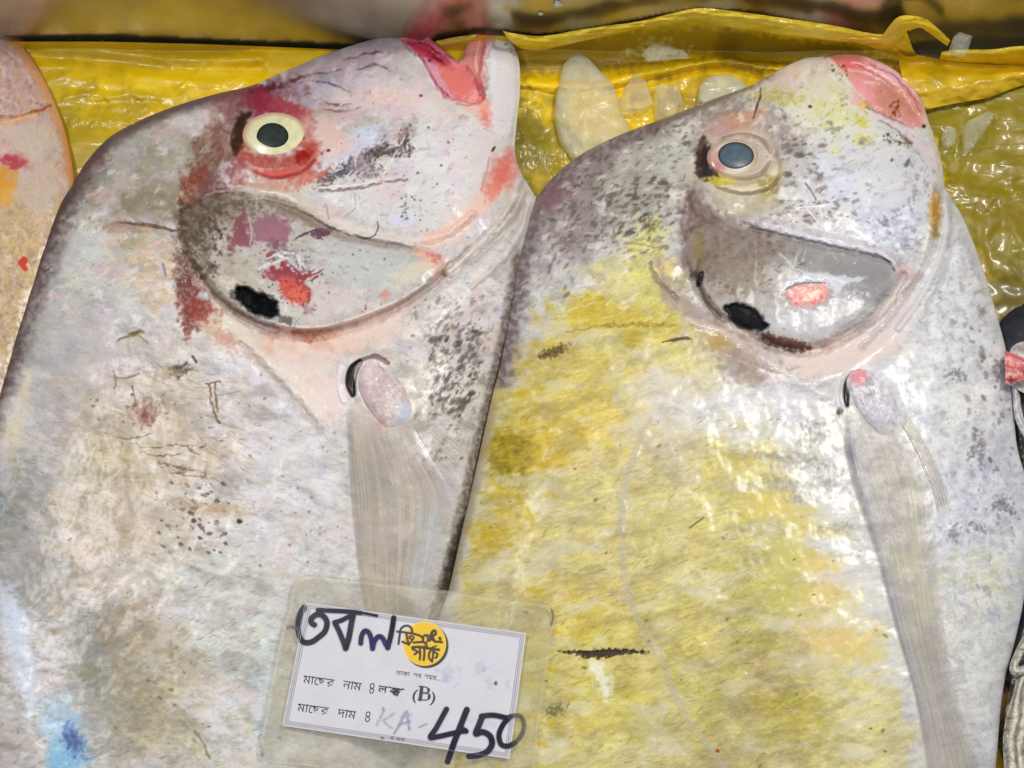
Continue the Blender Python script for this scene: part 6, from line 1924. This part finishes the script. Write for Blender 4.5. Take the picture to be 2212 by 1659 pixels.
for r in (9, 11.5):
    fk.line([(float(a) + r * math.cos(t), float(b) + r * math.sin(t)) for t in np.linspace(0, 6.3, 14)], 1.6, (150, 148, 144), .5, soft=1.4, a=.6)
fk.line(cpts([(1200, 270), (1215, 310), (1205, 345)]), 2, (160, 170, 166), .5, a=.55)
fk.line(cpts([(960, 1320), (860, 1360), (760, 1450)]), 3, (150, 146, 132), .4, a=.5)
fk.line(cpts([(2150, 350), (2160, 420), (2150, 470)]), 5, (90, 74, 34), .8, a=.9)


def mk(pts, w, col=(18, 16, 46), op=.98, al=.985, **k):
    k.setdefault('soft', 2.0)
    fk.line(cpts(pts), w * .29692, col, op, a=al, **k)


# handwritten first word (three letters under a thin head stroke)
mk([(350, 345), (322, 390), (306, 460), (312, 540), (344, 594), (400, 596), (456, 560), (502, 516), (516, 450), (484, 402), (440, 396), (404, 424), (402, 452), (424, 470)], 42)
mk([(350, 345), (330, 372)], 46, (44, 38, 60))
mk([(232, 490), (262, 488), (296, 498)], 30, (70, 64, 74), .75, .75, soft=4)
mk([(450, 362), (560, 368), (680, 374), (760, 384)], 34)
mk([(740, 378), (800, 388), (880, 404)], 22, al=.9)
mk([(572, 452), (620, 438), (676, 410), (712, 392)], 36)
mk([(708, 392), (696, 450), (676, 560), (652, 640)], 44)
mk([(576, 460), (606, 520), (634, 590), (652, 640)], 40)
mk([(762, 604), (768, 552), (790, 516), (818, 524), (838, 570), (848, 642)], 38, (34, 30, 78))
mk([(848, 642), (862, 590), (890, 556), (920, 566), (944, 612), (962, 634)], 38, (40, 36, 96))
mk([(1002, 420), (990, 500), (974, 580), (958, 636)], 40)
# price
mk([(1386, 1084), (1350, 1150), (1308, 1226), (1268, 1288), (1320, 1284), (1420, 1262), (1520, 1240)], 40)
mk([(1534, 1088), (1490, 1200), (1440, 1330), (1394, 1466)], 46)
mk([(1510, 1232), (1528, 1244)], 40)
mk([(1640, 1134), (1730, 1128), (1834, 1150)], 40)
mk([(1646, 1140), (1622, 1200), (1600, 1262), (1650, 1250), (1704, 1282), (1716, 1342), (1680, 1394), (1620, 1420), (1550, 1428)], 46)
mk([(1846, 1140), (1798, 1196), (1768, 1270), (1784, 1340), (1834, 1352), (1882, 1330)], 40)
mk([(1882, 1330), (1930, 1276), (1950, 1204), (1928, 1140), (1880, 1130), (1846, 1142)], 34, (50, 48, 66), .85, .8)
# rubbed faint earlier writing
fa = (112, 112, 176)
mk([(924, 1074), (930, 1090)], 18, fa, .8, .6, soft=2.6)
mk([(930, 1096), (906, 1140), (880, 1196)], 22, fa, .8, .45, soft=4, brk=.5, bs=5)
mk([(1008, 1112), (950, 1150), (924, 1166), (960, 1200), (990, 1218)], 16, fa, .8, .5, soft=3, brk=.4, bs=5)
mk([(1006, 1258), (1046, 1190), (1094, 1100), (1106, 1160), (1116, 1230)], 20, fa, .85, .55, soft=3, brk=.3, bs=5)
mk([(1040, 1196), (1120, 1172)], 18, fa, .8, .5, soft=3)
mk([(1060, 1140), (1128, 1122)], 26, fa, .8, .35, soft=5, brk=.4, bs=5)
mk([(1188, 1214), (1240, 1190)], 16, fa, .8, .45, soft=3)
for x, y in ((985, 1290), (1030, 1298), (1062, 1302), (915, 1292)):
    mk([(x, y), (x + 10, y + 2)], 18, (70, 64, 110), .8, .7, soft=3)
fz = zcard(X, Y, 0.0006) + .0001 * fbm(X / 70, Y / 70, 3, 640) - 0.0003 * (1 - onpaper)
sheet_mesh('clear_sleeve', fk, fz, M_FILM, card, outline=True, sdn=fsdn)

# ================================================================== ICE
G_ICE = 'ice pieces on the yellow bag'


def n_pts(P):
    return len(P)


def ice(label, pts, z0, th, mat, seed, tilt=(0, 0), rough=.0012):
    """irregular chunk: rounded slab with uneven top, built round its outline"""
    P = np.array(pts, float)
    crisp = mat is M_ICE_CLEAR
    if crisp and n_pts(P) > 8:
        P = P[np.arange(len(P)) % 3 != 1] + np.random.RandomState(seed + 5).randn((np.arange(len(P)) % 3 != 1).sum(), 2) * 1.5
    if not crisp:
      P = np.concatenate([P[:, None] * (1 - t) + np.roll(P, -1, 0)[:, None] * t for t in (0, .33, .66)], 1).reshape(-1, 2)
    c = P.mean(0)
    rj = np.random.RandomState(seed)
    rings = [(1.0, .0), (1.0, .3), (.74, .85), (.3, 1.05)] if crisp else [(1.00, 0.0), (1.0, .25), (.97, .62), (.86, .9), (.6, 1.0), (.3, 1.04)]
    n = len(P)
    V, F = [], []
    base = W(c[0], c[1], z0)

    def pt(q, h):
        nz = perlin(q[:, 0] / 16 + seed, q[:, 1] / 16, seed) * rough
        zz = z0 + h * th + nz * (0.3 + h) + tilt[0] * (q[:, 0] - c[0]) * 1e-4 + tilt[1] * (q[:, 1] - c[1]) * 1e-4
        return W(q[:, 0], q[:, 1], zz)
    V.append(pt(c + (P - c) * .9, 0.0))
    for s, h in rings:
        Q = c + (P - c) * s
        if crisp and 0 < h:
            Q = c + (P - c) * (s * (1 + .34 * (rj.rand(n, 1) - .6)))
        V.append(pt(Q, h + (.25 * (rj.rand(n) - .5) if crisp and h > .3 else 0)))
    nr = len(V)
    V = np.concatenate(V)
    for r in range(nr - 1):
        for i in range(n):
            j = (i + 1) % n
            F.append((r * n + j, r * n + i, (r + 1) * n + i, (r + 1) * n + j))
    top = len(V)
    V = np.vstack([V, pt(c[None], 1.05), pt(c[None], 0.0)])
    me = bpy.data.meshes.new('ice_piece')
    faces = [tuple(reversed(f)) for f in F]
    for i in range(n):
        j = (i + 1) % n
        faces.append(((nr - 1) * n + i, (nr - 1) * n + j, top)[::-1])
        faces.append((j, i, top + 1)[::-1])
    me.from_pydata([tuple(v) for v in V], [], faces)
    bm = bmesh.new()
    bm.from_mesh(me)
    bmesh.ops.recalc_face_normals(bm, faces=bm.faces[:])
    bm.to_mesh(me)
    bm.free()
    for p in me.polygons:
        p.use_smooth = not crisp
    me.materials.append(mat)
    o = bpy.data.objects.new('ice_piece', me)
    COL.objects.link(o)
    return tag(o, label, 'ice', G_ICE)


ice('large frosted triangular ice slab standing between the two big fish', [(1236, 117), (1252, 112), (1268, 120), (1294, 150), (1322, 178), (1333, 204), (1342, 236), (1362, 282), (1368, 330), (1330, 372), (1262, 378), (1228, 338), (1211, 314), (1202, 280), (1197, 246), (1202, 206), (1208, 176), (1216, 140)], .004, .010, M_ICE_FROST, 3, (0, -.25))
ice('clear rounded ice lump touching the right edge of the big frosted slab', [(1344, 196), (1354, 172), (1372, 160), (1392, 172), (1406, 200), (1408, 222), (1396, 242), (1372, 252), (1350, 244), (1338, 222)], .006, .010, M_ICE_CLEAR, 5)
ice('small clear blunt ice stub rising over the yellow fish\'s forehead', [(1414, 258), (1412, 226), (1416, 194), (1428, 180), (1446, 181), (1466, 194), (1473, 218), (1478, 246), (1462, 262), (1434, 268)], .006, .010, M_ICE_CLEAR, 7)
ice('flat pale ice flake half hidden by the yellow fish\'s snout', [(1508, 218), (1510, 190), (1520, 172), (1546, 160), (1578, 161), (1600, 172), (1616, 188), (1600, 206), (1560, 222), (1526, 232)], .006, .006, M_ICE_FROST, 9)
ice('glassy ice lump perched on the torn bag handle', [(2049, 112), (2054, 94), (2060, 80), (2074, 69), (2090, 70), (2101, 78), (2098, 92), (2092, 110), (2088, 122), (2066, 124)], .040, .012, M_ICE_CLEAR, 11)
ice('long narrow clear ice splinter right of the yellow fish\'s chin', [(2084, 330), (2074, 312), (2078, 286), (2092, 262), (2110, 248), (2130, 244), (2144, 252), (2134, 276), (2116, 300), (2098, 326)], .007, .006, M_ICE_CLEAR, 13)
ice('small round ice pebble close beside the yellow fish\'s pink lip', [(2034, 300), (2036, 282), (2048, 272), (2062, 276), (2068, 294), (2062, 314), (2048, 322), (2038, 316)], .007, .006, M_ICE_CLEAR, 15)
ice('glinting wet ice cluster under the bright yellow hem', [(1386, 122), (1392, 104), (1406, 92), (1428, 94), (1452, 100), (1478, 112), (1486, 126), (1460, 130), (1420, 132), (1398, 132)], .024, .006, M_ICE_CLEAR, 17, rough=.003)
# crumbs frozen to the steel wall
for lab, (x, y, r) in (('white ice crumb stuck high on the steel wall', (1206, 9, 9)), ('tiny grey ice crumb on the steel wall above the jaw', (1168, 30, 5))):
    bm = bmesh.new()
    bmesh.ops.create_icosphere(bm, subdivisions=2, radius=1)
    rs = random.Random(int(x))
    p = WY(x, y, YWALL - 0.001)
    s = r * FRAME_W / IMG_W
    for v in bm.verts:
        k = .7 + .6 * rs.random()
        v.co = Vector((v.co.x * s * k * 1.2, v.co.y * s * .5 * k, v.co.z * s * k * 1.2))
    me = bpy.data.meshes.new('ice_crumb')
    bm.to_mesh(me)
    bm.free()
    me.materials.append(M_PAPER_WHITE)
    o = bpy.data.objects.new('ice_crumb', me)
    COL.objects.link(o)
    o.location = tuple(p)
    tag(o, lab, 'ice', 'ice crumbs on the wall')
